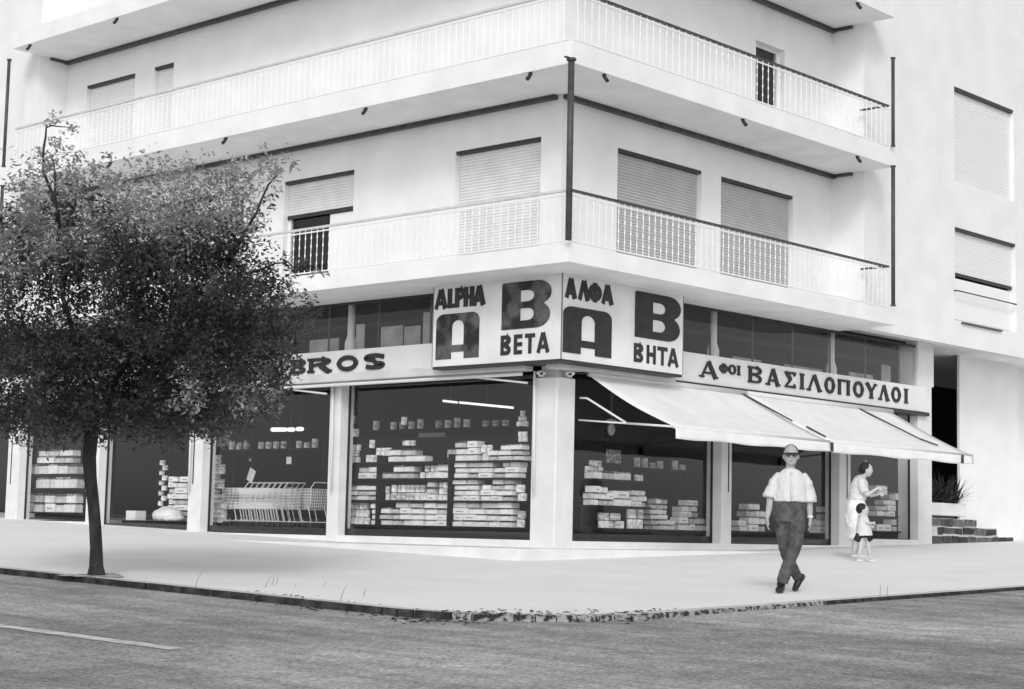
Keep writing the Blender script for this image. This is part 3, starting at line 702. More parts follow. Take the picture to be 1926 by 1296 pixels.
def place(kind, side, u, v, z, w_, h, d, label, group):
    if counts[kind] >= 299: return
    counts[kind] += 1
    mi = random.randrange(20)
    o = bpy.data.objects.new('food_carton' if kind == 'carton' else 'tin_can', get_mesh(kind, w_, h, d, mi % 5)); COL.objects.link(o)
    o.location = P(side, u, v, z); o.rotation_euler = (0, 0, (0 if side == 'R' else math.pi/2)+random.uniform(-.06, .06))
    o['label'] = label; o['category'] = 'carton' if kind == 'carton' else 'tin'; o['group'] = group
ORD = ['first', 'second', 'third', 'fourth', 'fifth', 'sixth', 'seventh', 'eighth', 'ninth', 'tenth', 'eleventh', 'twelfth', 'thirteenth', 'fourteenth', 'fifteenth', 'sixteenth', 'seventeenth', 'eighteenth']
LAY = ['lowest', 'second', 'third', 'fourth', 'fifth', 'sixth', 'seventh', 'eighth', 'ninth', 'tenth', 'eleventh', 'twelfth', 'thirteenth', 'fourteenth']
def fill(side, kind, ua, ub, v, z0, z1, where, group, w_=.26, h=.115, d=.2, noun=None):
    # where: which stack, on what; the label adds row and place
    if ub < ua: ua, ub = ub, ua
    m_ = max(1, round((z1-z0)/h)); hh = (z1-z0)/m_
    for j in range(m_):
        n = max(1, round((ub-ua)/(w_*random.choice((.85, 1, 1, 1.2)) if kind == 'carton' else w_))); cuts = [0]+[i+(random.uniform(-.16, .16) if kind == 'carton' else 0) for i in range(1, n)]+[n]
        ww = (ub-ua)/n; k = 0
        skip = -1 if j < m_-1 or n < 3 else random.choice([-1, -1, 0, n-1])
        order = range(n) if side == 'R' else range(n-1, -1, -1)
        for i in order:
            if i == skip: continue
            a_, b_ = ua+ww*cuts[i], ua+ww*cuts[i+1]
            place(kind, side, (a_+b_)/2, v+random.uniform(-.03, .03), z0+hh*j, (b_-a_)*.95, hh*.98, d, '%s %s, %s layer, %s' % (ORD[k], noun or kind, LAY[j], where), group); k += 1
def shelving(side, ua, ub, v, zs, label, divs, d=.42, top=None):
    if ub < ua: ua, ub = ub, ua
    t = thing('shelving_unit', label, 'shelves', P(side, (ua+ub)/2, v, .356), 'display shelves inside the shop')
    mb = MB(); fbox(mb, side, ua, ub, v-d-.02, v-d, .357, (top or zs[-1]+.45)); obj('back_panel', mb, M_SHELF, t)
    for z in zs:
        mb = MB(); fbox(mb, side, ua, ub, v-d+.001, v+.02, z-.03, z-.001); obj('shelf', mb, M_SHELF, t)
    for u in divs:
        mb = MB(); fbox(mb, side, u-.02, u+.02, v-d+.002, v+.022, .357, zs[-1]+.12); obj('upright', mb, M_SHELF, t)
# --- L1: the big window left of the corner pillar
V1 = -.62
def zl(side, zx, zy, k, ox, oy, v): return onf(side, ox+zx/k, oy+zy/k, v)
rowz = [.435, .875, 1.262, 1.555]
u_of = lambda zx: zl('L', zx, 900, 3.6, 600, 680, V1)[0]
z_of = lambda zy: zl('L', 800, zy, 3.6, 600, 680, V1)[1]
shelving('L', u_of(180), u_of(1400), V1+.16, rowz, 'long dark shelving unit stacked with goods behind the big window left of the corner pillar', [u_of(440), u_of(925)])
ordn = ['bottom', 'second', 'third', 'top']
SEG = [(0, 'tin', 190, 345, 975), (0, 'carton', 385, 415, 980), (0, 'carton', 445, 740, 970), (0, 'carton', 748, 905, 972), (0, 'carton', 935, 1340, 965), (0, 'tin', 1350, 1395, 1020),
       (1, 'carton', 210, 425, 855), (1, 'tin', 455, 480, 860), (1, 'tin', 500, 750, 850), (1, 'carton', 762, 815, 825), (1, 'tin', 820, 915, 832), (1, 'carton', 935, 1100, 815), (1, 'carton', 1125, 1340, 815), (1, 'tin', 1345, 1395, 850),
       (2, 'carton', 290, 435, 720), (2, 'carton', 455, 665, 718), (2, 'tin', 690, 810, 720), (2, 'carton', 815, 915, 710), (2, 'carton', 945, 1200, 702), (2, 'carton', 1205, 1380, 702),
       (3, 'tin', 215, 265, 565), (3, 'tin', 320, 430, 640), (3, 'carton', 485, 745, 605), (3, 'tin', 560, 640, 560), (3, 'carton', 945, 1090, 562), (3, 'tin', 1100, 1160, 590), (3, 'carton', 1165, 1400, 592)]
for r, kind, xa, xb, yt in SEG:
    z0 = rowz[r]; z1 = max(z_of(yt)+.05, z0+.1)
    lab = '%s stack on the %s shelf left of the corner pillar' % (ORD[sum(1 for q_ in SEG if q_[0] == r and q_[2] < xa)], ordn[r])
    if kind == 'carton': fill('L', 'carton', u_of(xb), u_of(xa), V1, z0, z1, lab, 'cartons in the window left of the corner, %s shelf' % ordn[r], .27, .105)
    else:
        if r == 3 and xa == 560: z0, z1 = z0+.29, z0+.29+.1
        fill('L', 'tin', u_of(xb), u_of(xa), V1, z0, z1, lab, 'tins in the window left of the corner, %s shelf' % ordn[r], .115, .125, .11)
# tall pyramid of tins at the right end on its own stand
ux = u_of(1368)
sd_ = thing('display_stand', 'narrow dark stand beside the corner pillar carrying a pyramid of tins', 'stand', P('L', ux, V1+.0, .356))
mb = MB(); fbox(mb, 'L', ux-.13, ux+.13, V1-.40, V1-.36, .357, 2.5); obj('stand_back', mb, M_SHELF, sd_)
for z in (1.86, 2.12):
    mb = MB(); fbox(mb, 'L', ux-.13, ux+.13, V1-.359, V1+.1, z-.02, z); obj('stand_shelf', mb, M_SHELF, sd_)
PYR = iter(range(20))
for zz, ws in ((1.86, (-.07, .03)), (1.95, (-.06, .04)), (2.12, (-.08, 0, .08)), (2.21, (-.04, .04)), (2.30, (0,))):
    for w0 in ws: place('tin', 'L', ux+w0, V1, zz, .085, .092, .085, '%s tin of the tall pyramid beside the corner pillar, counted upwards' % ORD[PYR.__next__()], 'tins in the pyramid beside the corner pillar')
for (px, py, n_) in ((662, 797, 1), (665, 822, 2), (700, 843, 1), (722, 858, 3), (760, 800, 1), (852, 862, 2)):
    uu, z0 = onf('L', px, py, V1-.1)
    sd2 = thing('hanging_tray', 'tray of %s hung %s in the big window' % ({1: 'one tin', 2: 'two tins', 3: 'three tins'}[n_], {662: 'highest at the left', 665: 'below the highest one at the left', 700: 'low, left of the middle', 722: 'lowest, left of the middle', 760: 'high, in the middle', 852: 'between the two top stacks'}[px]), 'tray', P('L', uu, V1-.1, z0))
    mb = MB(); fbox(mb, 'L', uu-.07*n_, uu+.07*n_, V1-.17, V1-.03, z0-.012, z0-.001); obj('tray_plate', mb, M_SHELF, sd2)
    mb = MB(); q_ = P('L', uu, V1-.16, z0); mb.tube([q_, (q_[0], q_[1], 4.0)], .003, 4); obj('string', mb, M_SHELF, sd2)
    for i in range(n_): place('tin', 'L', uu+(i-(n_-1)/2)*.13, V1-.1, z0, .11, .16, .11, 'tin %s the hanging tray %s' % ('on' if n_ == 1 else ['left on', 'right on', 'rear on'][i], {662: 'highest at the left of the big window', 665: 'second highest at the left of the big window', 700: 'low and left of middle in the big window', 722: 'lowest left of middle in the big window', 760: 'high in the middle of the big window', 852: 'between the two top stacks'}[px]), 'tins on hanging trays')
def rear_row(side, ua, ub, v, z, n, where, lab):
    if ub < ua: ua, ub = ub, ua
    t = thing('rear_shelf', lab, 'shelves', P(side, (ua+ub)/2, v, .356))
    for zz in (z,):
        mb = MB(); fbox(mb, side, ua, ub, v-.2, v+.1, zz-.025, zz-.001); obj('shelf', mb, M_SHELF, t)
    for u in (ua, ub):
        mb = MB(); fbox(mb, side, u-.03, u+.03, v-.2, v-.14, .357, z+.1); obj('upright', mb, M_SHELF, t)
    for k in range(n):
        if k % 5 == 3: continue
        kk = k if side == 'R' else n-1-k
        place('tin', side, ua+(ub-ua)*(k+.5)/n, v, z, .13, random.choice((.12, .16, .2)), .13, '%s tin from the left on %s' % (ORD[kk], where), 'tins on the rear shelves')
ra = onf('L', 700, 800, -2.4)[0]; rb = onf('L', 960, 800, -2.4)[0]
rear_row('L', ra, rb, -2.4, 2.28, 15, 'the rear shelf of the big window', 'dark rear shelf seen above the goods in the big window left of the corner pillar')
ra = onf('R', 1130, 880, -2.2)[0]; rb = onf('R', 1290, 880, -2.2)[0]
rear_row('R', ra, rb, -2.2, 1.62, 11, 'the rear shelf right of the corner pillar', 'dark rear shelf seen above the goods right of the corner pillar')
ra = onf('L', 430, 830, -2.2)[0]; rb = onf('L', 600, 830, -2.2)[0]
rear_row('L', ra, rb, -2.2, 1.95, 12, 'the rear shelf above the trolleys', 'dark rear shelf seen above the row of shopping trolleys')
# --- L4: leftmost visible display
V4 = -.62; zz4 = [.565, 1.09, 1.40]
u4 = lambda px: onf('L', px, 940, V4)[0]; z4 = lambda py: onf('L', 100, py, V4)[1]
shelving('L', u4(46), u4(155), V4+.14, zz4, 'dark shelving unit with tall goods in the window left of the tree trunk', [])
for r, (xa, xb, yt) in enumerate([(50, 85, 926), (60, 150, 896), (58, 150, 872)]):
    fill('L', 'carton', u4(xa), u4(xb), V4, zz4[r], z4(yt), '%s shelf up, window left of the tree trunk' % ORD[r], 'packets in the window left of the tree trunk', .3, .22)
fill('L', 'carton', u4(92), u4(150), V4, zz4[0], z4(928), 'right-hand stack of the first shelf, window left of the trunk', 'packets in the window left of the tree trunk', .34, .2)
fill('L', 'carton', u4(75), u4(140), V4, z4(872)+.01, z4(845), 'top stack, window left of the trunk', 'packets in the window left of the tree trunk', .34, .17)
# --- L3: bay right of the trunk
V3 = -.65
u3 = lambda px: onf('L', px, 930, V3)[0]; z3 = lambda py: onf('L', 320, py, V3)[1]
ct = thing('low_counter', 'low dark counter in the window between the tree trunk and the trolleys', 'counter', P('L', (u3(270)+u3(358))/2, V3, .356))
mb = MB(); fbox(mb, 'L', u3(358), u3(250), V3-.6, V3+.25, .357, .42); obj('counter_top', mb, M_SHELF, ct)
for k in range(12): place('tin', 'L', u3(291)+(.05 if k % 2 else -.05), V3-.2, .42+k*.105, .12, .105, .12, '%s tin from the bottom of the zigzag column right of the tree trunk' % ORD[k], 'tins in the column right of the tree trunk')
for k in range(8): place('carton', 'L', u3(334)+random.uniform(-.1, .1), V3-.3, .42+k*.115, .5-.02*k, .115, .3, '%s flat box from the bottom of the stack right of the tree trunk' % ORD[k], 'boxes in the stack right of the tree trunk')
fill('L', 'carton', u3(318), u3(300), V3-.32, .421, 1.35, 'narrow stack between tin column and box stack right of the trunk', 'narrow stack right of the tree trunk', .2, .12, .2)
o_ = MB(); q = P('L', u3(265), V3+.1, .42); o_.box(q[0]-.14, q[1]-.16, .421, q[0]+.14, q[1]+.16, .62)
ob = obj('white_box', o_, CART_M[2], bevel=.01); ob['label'] = 'plain white cube-shaped box low in the window right of the tree trunk'; ob['category'] = 'box'
mb = MB(); q = P('L', u3(326), V3+.12, .50)
mb.ball((q[0], q[1], .53), .24, .42, .17, 18, 10); mb.ball((q[0]-.05, q[1]-.3, .47), .2, .25, .10, 14, 8)
for i, v_ in enumerate(mb.v): mb.v[i] = (v_[0]+.015*math.sin(v_[1]*31), v_[1], max(.421, v_[2]+.018*math.sin(v_[1]*23+v_[0]*17)))
ob = obj('flour_sack', mb, CART_M[2], smooth=True); ob['label'] = 'plump white sack lying on the low counter right of the tree trunk'; ob['category'] = 'sack'
# --- L2: trolleys and column of tins
V2 = -.8
u2 = lambda px: onf('L', px, 950, V2)[0]
col_u = u2(407)
sd_ = thing('display_plinth', 'low dark plinth under the tall tin column left of the trolleys', 'stand', P('L', col_u, V2, .356))
mb = MB(); fbox(mb, 'L', col_u-.28, col_u+.16, V2-.2, V2+.2, .357, .41); obj('plinth_top', mb, M_SHELF, sd_)
for k in range(14):
    for off in ((0, -.13, -.25) if k < 4 else ((0, -.13) if k < 12 and k % 3 else (0,))):
        place('tin', 'L', col_u+off+random.uniform(-.012, .012), V2, .41+k*.097, .135, .097, .13, '%s tin, %s layer up, in the tall column left of the trolleys' % ({0: 'left', -.13: 'middle', -.25: 'right'}[off], LAY[k]), 'tins in the column left of the trolleys')
def trolley(u, v, label):
    t = thing('shopping_trolley', label, 'trolley', P('L', u, v, .356), 'trolleys in the window under the tree')
    def pp(du, dv, z): return P('L', u+du, v+dv, .356+z)
    L = .72; W = .22
    bk = MB(); wr = .0042
    for s_ in (-1, 1):
        for k in range(17):
            f = k/16; bk.tube([pp(.36-L*f, s_*W, .74-.02*f), pp(.30-(L-.10)*f, s_*W*.9, .33+.03*f)], wr, 4, caps=False)
        for k in range(8):
            g = k/7; bk.tube([pp(.36-.06*g, s_*W*(1-.1*g), .74-.41*g), pp(-.36+.06*g, s_*W*(1-.1*g), .72-.36*g)], wr, 4, caps=False)
    for k in range(9):
        g = k/8; bk.tube([pp(-.36+.02*g, -W+2*W*g, .72), pp(-.32, (-W+2*W*g)*.9, .36)], wr, 4, caps=False)
        bk.tube([pp(.30-.62*g, -W*.9, .33), pp(.30-.62*g, W*.9, .33)], wr, 4, caps=False)
    obj('basket', bk, M_CART, t)
    hd = MB(); hd.tube([pp(-.30, -W, .70), pp(-.44, -W, .84), pp(-.44, W, .84), pp(-.30, W, .70)], .011, 8); obj('handle', hd, M_METAL, t)
    fr = MB()
    for s_ in (-1, 1):
        fr.tube([pp(-.26, s_*W*.9, .38), pp(-.36, s_*W*.95, .10), pp(.34, s_*W*.8, .10), pp(.30, s_*W*.8, .13)], .011, 6)
        fr.tube([pp(.0, s_*W*.85, .34), pp(-.08, s_*W*.85, .11)], .010, 6)
    fr.tube([pp(.34, -W*.8, .10), pp(.34, W*.8, .10)], .01, 6); obj('frame', fr, M_METAL, t)
    for s_ in (-1, 1):
        for du in (-.33, .30):
            wl = MB(); wl.tube([pp(du, s_*W*.85-.012, .045), pp(du, s_*W*.85+.012, .045)], .045, 10); obj('wheel', wl, M_FRAME, t)
    return t
uA, uB = u2(455), u2(528)
tr0 = trolley(uA, V2, 'wire shopping trolley at the far left end of the nested row')
nth = ['second', 'third', 'fourth', 'fifth', 'sixth', 'seventh']
for k in range(1, 8):
    l_ = 'wire shopping trolley, %s from the left in the nested row' % nth[k-1] if k < 7 else 'wire shopping trolley closing the right end of the nested row'
    dup(tr0, Vector(P('L', uA+(uB-uA)*k/7, V2, .356)), l_)
dup(tr0, Vector(P('L', u2(578), V2, .356)), 'wire shopping trolley standing alone right of the nested row')
# hanging cards and tubes
def card(px, py, s_, rot, v, label, g=.75, w_=None, h_=None):
    u, z = onf('L', px, py, v); mb = MB(); w_ = w_ or s_; h_ = h_ or s_
    c, sn = math.cos(rot), math.sin(rot)
    pts = [(-w_/2, -h_/2), (w_/2, -h_/2), (w_/2, h_/2), (-w_/2, h_/2)]
    fr = [P('L', u+a*c-b*sn, v, z+a*sn+b*c) for a, b in pts]; bk = [P('L', u+a*c-b*sn, v-.012, z+a*sn+b*c) for a, b in pts]
    mb.hexa(fr, bk); t = thing('hanging_card', label, 'card', P('L', u, v, z))
    obj('card_face', mb, mat('card_%d' % int(g*100), g, .8, .08, 5), t)
    st = MB(); st.tube([P('L', u, v-.006, z+h_*.4), P('L', u, v-.006, 4.0)], .003, 4); obj('string', st, M_FRAME, t)
card(472, 894, .2, R(25), -1.2, 'white tilted price card hanging above the trolleys', w_=.19, h_=.26)
card(543, 866, .14, 0, -1.2, 'small square white card hanging above the right end of the trolleys')
card(812, 840, .6, 0, -2.2, 'large grey notice board hanging above the shelves left of the corner pillar', g=.28, w_=.72, h_=.52)
card(470, 865, .05, 0, -2.0, 'tiny pale tag hanging left of the tilted price card')
for k, (p0, p1) in enumerate((((834, 754), (860, 757)), ((864, 757), (966, 767)), ((512, 808), (537, 808)), ((543, 808), (552, 808)), ((560, 807), (568, 807)))):
    zc = 3.55; v = -5
    a = onf('L', p0[0], p0[1], -3.0); b = onf('L', p1[0], p1[1], -3.6)
    t = thing('tube_lamp', ['short lit tube lamp at the left end of the ceiling line by the corner', 'long lit tube lamp on the ceiling near the corner pillar', 'longest tile-like lamp glowing above the trolleys', 'middle of the small lamps above the trolleys', 'rightmost of the small lamps above the trolleys'][k], 'lamp', P('L', a[0], -3, a[1]))
    A_, B_ = Vector(P('L', a[0], -3.0, a[1])), Vector(P('L', b[0], -3.6, b[1]))
    mb = MB(); mb.tube([A_, B_], .022 if k < 2 else .045, 8); obj('tube', mb, M_TUBE, t)
    mb = MB(); mb.tube([A_.lerp(B_, .5), (A_.lerp(B_, .5).x, A_.lerp(B_, .5).y, 4.0)], .006, 5); obj('hanger', mb, M_FRAME, t)
# --- R1
VR = -.6
ur = lambda zx: zl('R', zx, 950, 3.086, 1060, 640, VR)[0]
zr = lambda zy: zl('R', 300, zy, 3.086, 1060, 640, VR)[1]
rz = [.46, .84, 1.285]
shelving('R', ur(120), ur(465), VR+.14, rz, 'dark shelving unit of small goods behind the window right of the corner pillar', [])
LR = 'one of the pale %s on the shelves behind the window right of the corner pillar'; GR = '%s in the window right of the corner'
fill('R', 'carton', ur(150), ur(365), VR, rz[2], zr(760), 'top shelf right of the corner pillar', GR % 'cartons', .22, .10)
fill('R', 'carton', ur(145), ur(260), VR, rz[1], zr(852), 'left stack, middle shelf right of the corner pillar', GR % 'cartons', .17, .10)
fill('R', 'carton', ur(265), ur(365), VR, rz[1], zr(870), 'middle stack, middle shelf right of the corner pillar', GR % 'cartons', .4, .11)
fill('R', 'carton', ur(370), ur(452), VR, rz[1], zr(860), 'right stack, middle shelf right of the corner pillar', GR % 'cartons', .17, .11)
fill('R', 'tin', ur(205), ur(350), VR, rz[0], zr(1000), 'left group, bottom shelf right of the corner pillar', GR % 'tins', .13, .16)
fill('R', 'tin', ur(370), ur(450), VR, rz[0], zr(970), 'right group, bottom shelf right of the corner pillar', GR % 'tins', .15, .2)
fill('R', 'tin', ur(150), ur(250), VR-.12, rz[2]+.0, zr(700), 'rear row, top shelf right of the corner pillar', 'tins behind the top cartons right of the corner', .13, .13)
fill('R', 'tin', ur(380), ur(450), VR, rz[2], zr(770), 'right end, top shelf right of the corner pillar', GR % 'tins', .12, .13)
sd_ = thing('display_table', 'low dark display table with stacked goods in the first right-hand window', 'table', P('R', (ur(480)+ur(845))/2, VR, .356))
mb = MB(); fbox(mb, 'R', ur(475), ur(850), VR-.3, VR+.16, .43, .455); obj('table_top', mb, M_SHELF, sd_)
for uu in (ur(485), ur(840)):
    mb = MB(); fbox(mb, 'R', uu-.03, uu+.03, VR-.28, VR+.12, .357, .429); obj('leg', mb, M_SHELF, sd_)
fill('R', 'carton', ur(485), ur(625), VR, .457, zr(1030), 'left end of the low table right of the corner', 'stacked boxes on the low table', .2, .10)
fill('R', 'carton', ur(500), ur(605), VR-.1, zr(1030)+.0, zr(905), 'upper left stack on the low table', 'stacked boxes on the low table', .2, .1)
fill('R', 'carton', ur(645), ur(838), VR, .457, zr(1010), 'right end of the low table', 'stacked boxes on the low table', .2, .13)
fill('R', 'carton', ur(680), ur(780), VR-.1, zr(1010), zr(905), 'upper right stack on the low table', 'stacked boxes on the low table', .17, .1)
# --- R2, R3
for (side_px, lab, segs) in (('mid', 'beside the walking man', [(1382, 1396, 978, 1000), (1397, 1432, 958, 1000), (1400, 1422, 945, 958), (1532, 1545, 975, 1000), (1546, 1560, 950, 1000)]),
                             ('far', 'beside the woman', [(1640, 1668, 985, 999), (1672, 1680, 976, 1000), (1684, 1702, 982, 999), (1640, 1676, 938, 972), (1664, 1688, 925, 940), (1640, 1660, 912, 930)])):
    VM = -.58
    f = lambda px, py: onf('R', px, py, VM)
    ua = min(f(s_[0], 980)[0] for s_ in segs); ub = max(f(s_[1], 980)[0] for s_ in segs)
    zlow = .47 if side_px == 'mid' else .545
    t = thing('display_table', 'low dark display table in the window %s' % lab, 'table', P('R', (ua+ub)/2, VM, .356))
    mb = MB(); fbox(mb, 'R', ua-.1, ub+.1, VM-.3, VM+.2, zlow-.03, zlow-.002); obj('table_top', mb, M_SHELF, t)
    for uu in (ua, ub): mb = MB(); fbox(mb, 'R', uu-.03, uu+.03, VM-.28, VM+.15, .357, zlow-.031); obj('leg', mb, M_SHELF, t)
    if side_px == 'far':
        mb = MB(); fbox(mb, 'R', ua-.1, ub-.3, VM-.3, VM+.16, .83, .85); obj('upper_shelf', mb, M_SHELF, t)
        mb = MB(); fbox(mb, 'R', ua-.1, ub-.3, VM-.34, VM-.31, zlow, 1.3); obj('back_board', mb, M_SHELF, t)
    for (xa, xb, ya, yb) in segs:
        a = f(xa, 980)[0]; b = f(xb, 980)[0]; z1 = f((xa+xb)/2, ya)[1]; z0 = f((xa+xb)/2, yb)[1]
        if yb >= 998: z0 = zlow
        elif side_px == 'far' and yb > 960: z0 = .852
        fill('R', 'carton', a, b, VM, z0, z1, '%s stack, window %s' % (ORD[segs.index((xa, xb, ya, yb))], lab), 'packages in the window %s' % lab, .3, .13, .22)
# small round things higher up in the far window
for (px, py, r_) in ((1678, 889, .055), (1672, 913, .04), (1684, 914, .03), (1628, 868, .03)):
    u, z = onf('R', px, py, -1.0); mb = MB(); q = P('R', u, -1.0, z); mb.ball(q, r_, r_, r_, 12, 8)
    mb.tube([q, (q[0], q[1], 4.0)], .003, 4)
    ob = obj('hanging_ball', mb, CART_M[1], smooth=True); ob['label'] = {1678: 'large pale round ornament hanging highest right in the window beside the woman', 1672: 'small pale ornament hanging midway in the window beside the woman', 1684: 'smallest pale ornament hanging right of the midway one beside the woman', 1628: 'tiny pale ornament hanging right above the head of the woman'}[px]; ob['category'] = 'ornament'; ob['group'] = 'ornaments hanging in the far window'
# poster on the glass of R1
mb = MB(); a = onf('R', 1141, 845, -.25); b = onf('R', 1168, 872, -.25); fbox(mb, 'R', a[0], b[0], -.26, -.25, b[1], a[1])
ob = obj('poster', mb, mat('poster', .08, .7, g2=.3, scale=18, lo=.5, hi=.6)); ob['label'] = 'dim square poster behind the glass right of the corner pillar'; ob['category'] = 'poster'
mb = MB(); q0 = onf('R', 1150, 795, -.3); q = P('R', q0[0], -.3, q0[1])
mb.ball((q[0], q[1], q[2]+.02), .13, .06, .05, 14, 8); mb.ball((q[0], q[1], q[2]-.12), .09, .04, .10, 12, 8); mb.tube([q, (q[0], q[1], 4.0)], .004, 4)
ob = obj('hanging_lamp', mb, M_DULL, smooth=True); ob['label'] = 'grey pendant lamp hanging inside the window right of the corner pillar'; ob['category'] = 'lamp'

# ------------------------------------------------------------------ the tree
TB_ = onground(180, 1083)
tree = thing('street_tree', 'leafy dark street tree with a short trunk on the pavement edge', 'tree', TB_)
M_BARK = mat('bark', .035, .95, .4, 8, 1.0, 30, stretch=(1, 1, .3))
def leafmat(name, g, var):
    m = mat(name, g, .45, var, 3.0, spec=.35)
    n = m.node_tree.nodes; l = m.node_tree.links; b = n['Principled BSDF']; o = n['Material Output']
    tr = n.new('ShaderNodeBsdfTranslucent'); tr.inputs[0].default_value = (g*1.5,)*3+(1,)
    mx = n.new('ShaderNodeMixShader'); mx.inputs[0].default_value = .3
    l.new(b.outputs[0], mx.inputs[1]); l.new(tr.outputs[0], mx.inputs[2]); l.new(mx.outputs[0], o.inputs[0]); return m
M_LEAF = leafmat('leaf', .07, .5); M_LEAF2 = leafmat('sunlit_leaf', .34, .4)  # sunlight on the upper clumps painted in as a paler leaf colour
MPP = (TB_-CAM).dot(_fw)/FPX
def tp(px, py, dep=0.):
    """point in the tree's space: picture offsets from the trunk foot turned into metres, dep metres further away"""
    D = (TB_-CAM).dot(_fw); return CAM+ray(px, py)*(D+dep)
tk = MB()
tk.tube([tp(181, 1086), tp(181, 1080), tp(181, 1065), tp(181, 1030), tp(179, 990), tp(176, 950), tp(170, 900), tp(168, 860), tp(172, 815), tp(180, 770)],
        [.125, .105, .082, .072, .070, .068, .074, .078, .082, .07], 12)
obj('trunk', tk, M_BARK, tree, smooth=True)
BR = [[(172, 820, 0), (110, 740, .1), (60, 650, .3), (20, 560, .5)], [(176, 800, 0), (150, 700, -.4), (120, 560, -.7), (110, 420, -.7), (100, 300, -.5)], [(178, 790, 0), (240, 680, .2), (270, 540, .3), (250, 400, .4)],
      [(180, 780, 0), (300, 690, -.3), (400, 560, -.6), (470, 420, -.6), (520, 330, -.4)], [(180, 775, 0), (280, 720, .5), (400, 690, .9), (520, 660, 1.0)],
      [(300, 690, -.3), (330, 560, -.2), (340, 450, .0), (330, 350, .1)], [(400, 560, -.6), (450, 520, -.5), (520, 495, -.4), (590, 505, -.4)], [(150, 700, -.4), (80, 640, -.8), (10, 600, -1.0)], [(110, 420, -.7), (85, 320, -.6), (88, 240, -.5), (130, 240, -.5)]]
for b in BR:
    mb = MB(); n = len(b); pts = []
    for i in range(n-1):
        for k in range(4):
            f = k/4; a, c = b[i], b[i+1]; pts.append(tp(a[0]+(c[0]-a[0])*f+random.uniform(-5, 5), a[1]+(c[1]-a[1])*f+random.uniform(-5, 5), a[2]+(c[2]-a[2])*f))
    pts.append(tp(*b[-1])); r0 = .045 if b[0][1] > 700 else .022
    mb.tube(pts, [r0*(1-.85*i/len(pts)) for i in range(len(pts))], 7); obj('limb', mb, M_BARK, tree, smooth=True)
# foliage: clusters (px, py, radius px, depth centre, number weight, chance of sunlit tone)
CL = []
def cl(x, y, r, d=0., n=1., y_=0., q=.8): CL.append((x, y, r, d, n, y_, q))
for y in range(340, 800, 34):
    xl = 5; xr = {340: 480, 374: 470, 408: 455, 442: 440, 476: 440, 510: 470, 544: 520, 578: 545, 612: 560, 646: 545, 680: 530, 714: 520, 748: 500, 782: 430}[y]
    x = -30 if y > 380 else 60
    while x < xr:
        sparse = (530 < y < 625 and x < 215) or (690 < y < 760 and x < 60) or (y < 380) 
        for k in range(2):
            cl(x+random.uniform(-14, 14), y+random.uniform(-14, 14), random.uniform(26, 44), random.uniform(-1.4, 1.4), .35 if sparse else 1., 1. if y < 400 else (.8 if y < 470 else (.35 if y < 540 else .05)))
        x += 36
for (x, y, r, n) in [(95, 225, 13, .9), (125, 240, 11, .7), (140, 245, 10, .5), (90, 262, 10, .5), (92, 285, 10, .4), (518, 330, 14, .8), (505, 350, 14, .7), (565, 498, 14, .8), (150, 300, 14, .4), (80, 310, 26, .8), (110, 290, 22, .6), (60, 330, 18, .4), (170, 310, 20, .6), (200, 290, 14, .3), (120, 340, 40, 1.), (60, 385, 35, 1.), (20, 355, 16, .4),
                     (230, 340, 28, .6), (290, 325, 28, .6), (340, 315, 26, .6), (400, 330, 30, .8), (450, 325, 28, .8), (500, 310, 24, .8), (535, 305, 18, .6), (550, 298, 10, .3), (480, 350, 26, .7), (520, 345, 14, .3),
                     (470, 400, 26, .7), (500, 385, 14, .3), (490, 415, 10, .2), (510, 368, 7, .1), (480, 430, 12, .3), (440, 450, 30, 1.), (445, 500, 20, .6),
                     (500, 492, 10, .2), (540, 490, 12, .25), (565, 500, 14, .35), (590, 512, 12, .3), (545, 530, 10, .2), (500, 515, 14, .3), (470, 525, 14, .4), (60, 800, 26, .5), (120, 790, 26, .6), (230, 790, 30, .9), (330, 775, 30, .9), (400, 790, 26, .7), (470, 760, 26, .8), (520, 720, 20, .6), (555, 640, 16, .6), (575, 600, 14, .5), (590, 575, 12, .4), (560, 560, 22, .6)]:
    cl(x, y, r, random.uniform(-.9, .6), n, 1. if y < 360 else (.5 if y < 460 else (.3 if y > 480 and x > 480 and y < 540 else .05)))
for k in range(46): cl(random.uniform(-20, 430), random.uniform(765, 822) if k % 3 else random.uniform(740, 780), random.uniform(22, 34), random.uniform(-1.2, .8), .8, .03)
for k in range(10): cl(random.uniform(430, 530), random.uniform(700, 775), random.uniform(18, 26), random.uniform(-.8, .8), .8, .03)
lv = MB(); l2 = MB()
for (x, y, r, d, n, yg, q) in CL:
    c = tp(x, y, d); rm = r*MPP; cnt = int(n*(260 if y > 420 else 190)*(r/34)**1.5)+8
    subs = [c+Vector([random.gauss(0, .55)*rm for _ in range(3)]) for _ in range(max(3, cnt//12))]
    lit_top = random.random() < yg
    T = l2 if lit_top else lv
    for k in range(cnt):
        s_ = random.choice(subs); p = s_+Vector([random.gauss(0, .2)*rm+random.gauss(0, .02) for _ in range(3)])
        L = random.uniform(.045, .085); W = L*random.uniform(.38, .55)
        a = random.uniform(0, 6.283); e = random.gauss(-.2, .5)
        dx = Vector((math.cos(a)*math.cos(e), math.sin(a)*math.cos(e), math.sin(e))); up = Vector((random.gauss(0, .45), random.gauss(0, .45), 1)).normalized()
        sx_ = dx.cross(up).normalized()*W/2
        T.v += [tuple(p), tuple(p+dx*L*.5+sx_), tuple(p+dx*L), tuple(p+dx*L*.5-sx_)]; b0 = len(T.v)-4
        T.f.append((b0, b0+1, b0+2, b0+3)); T.mi.append(0)
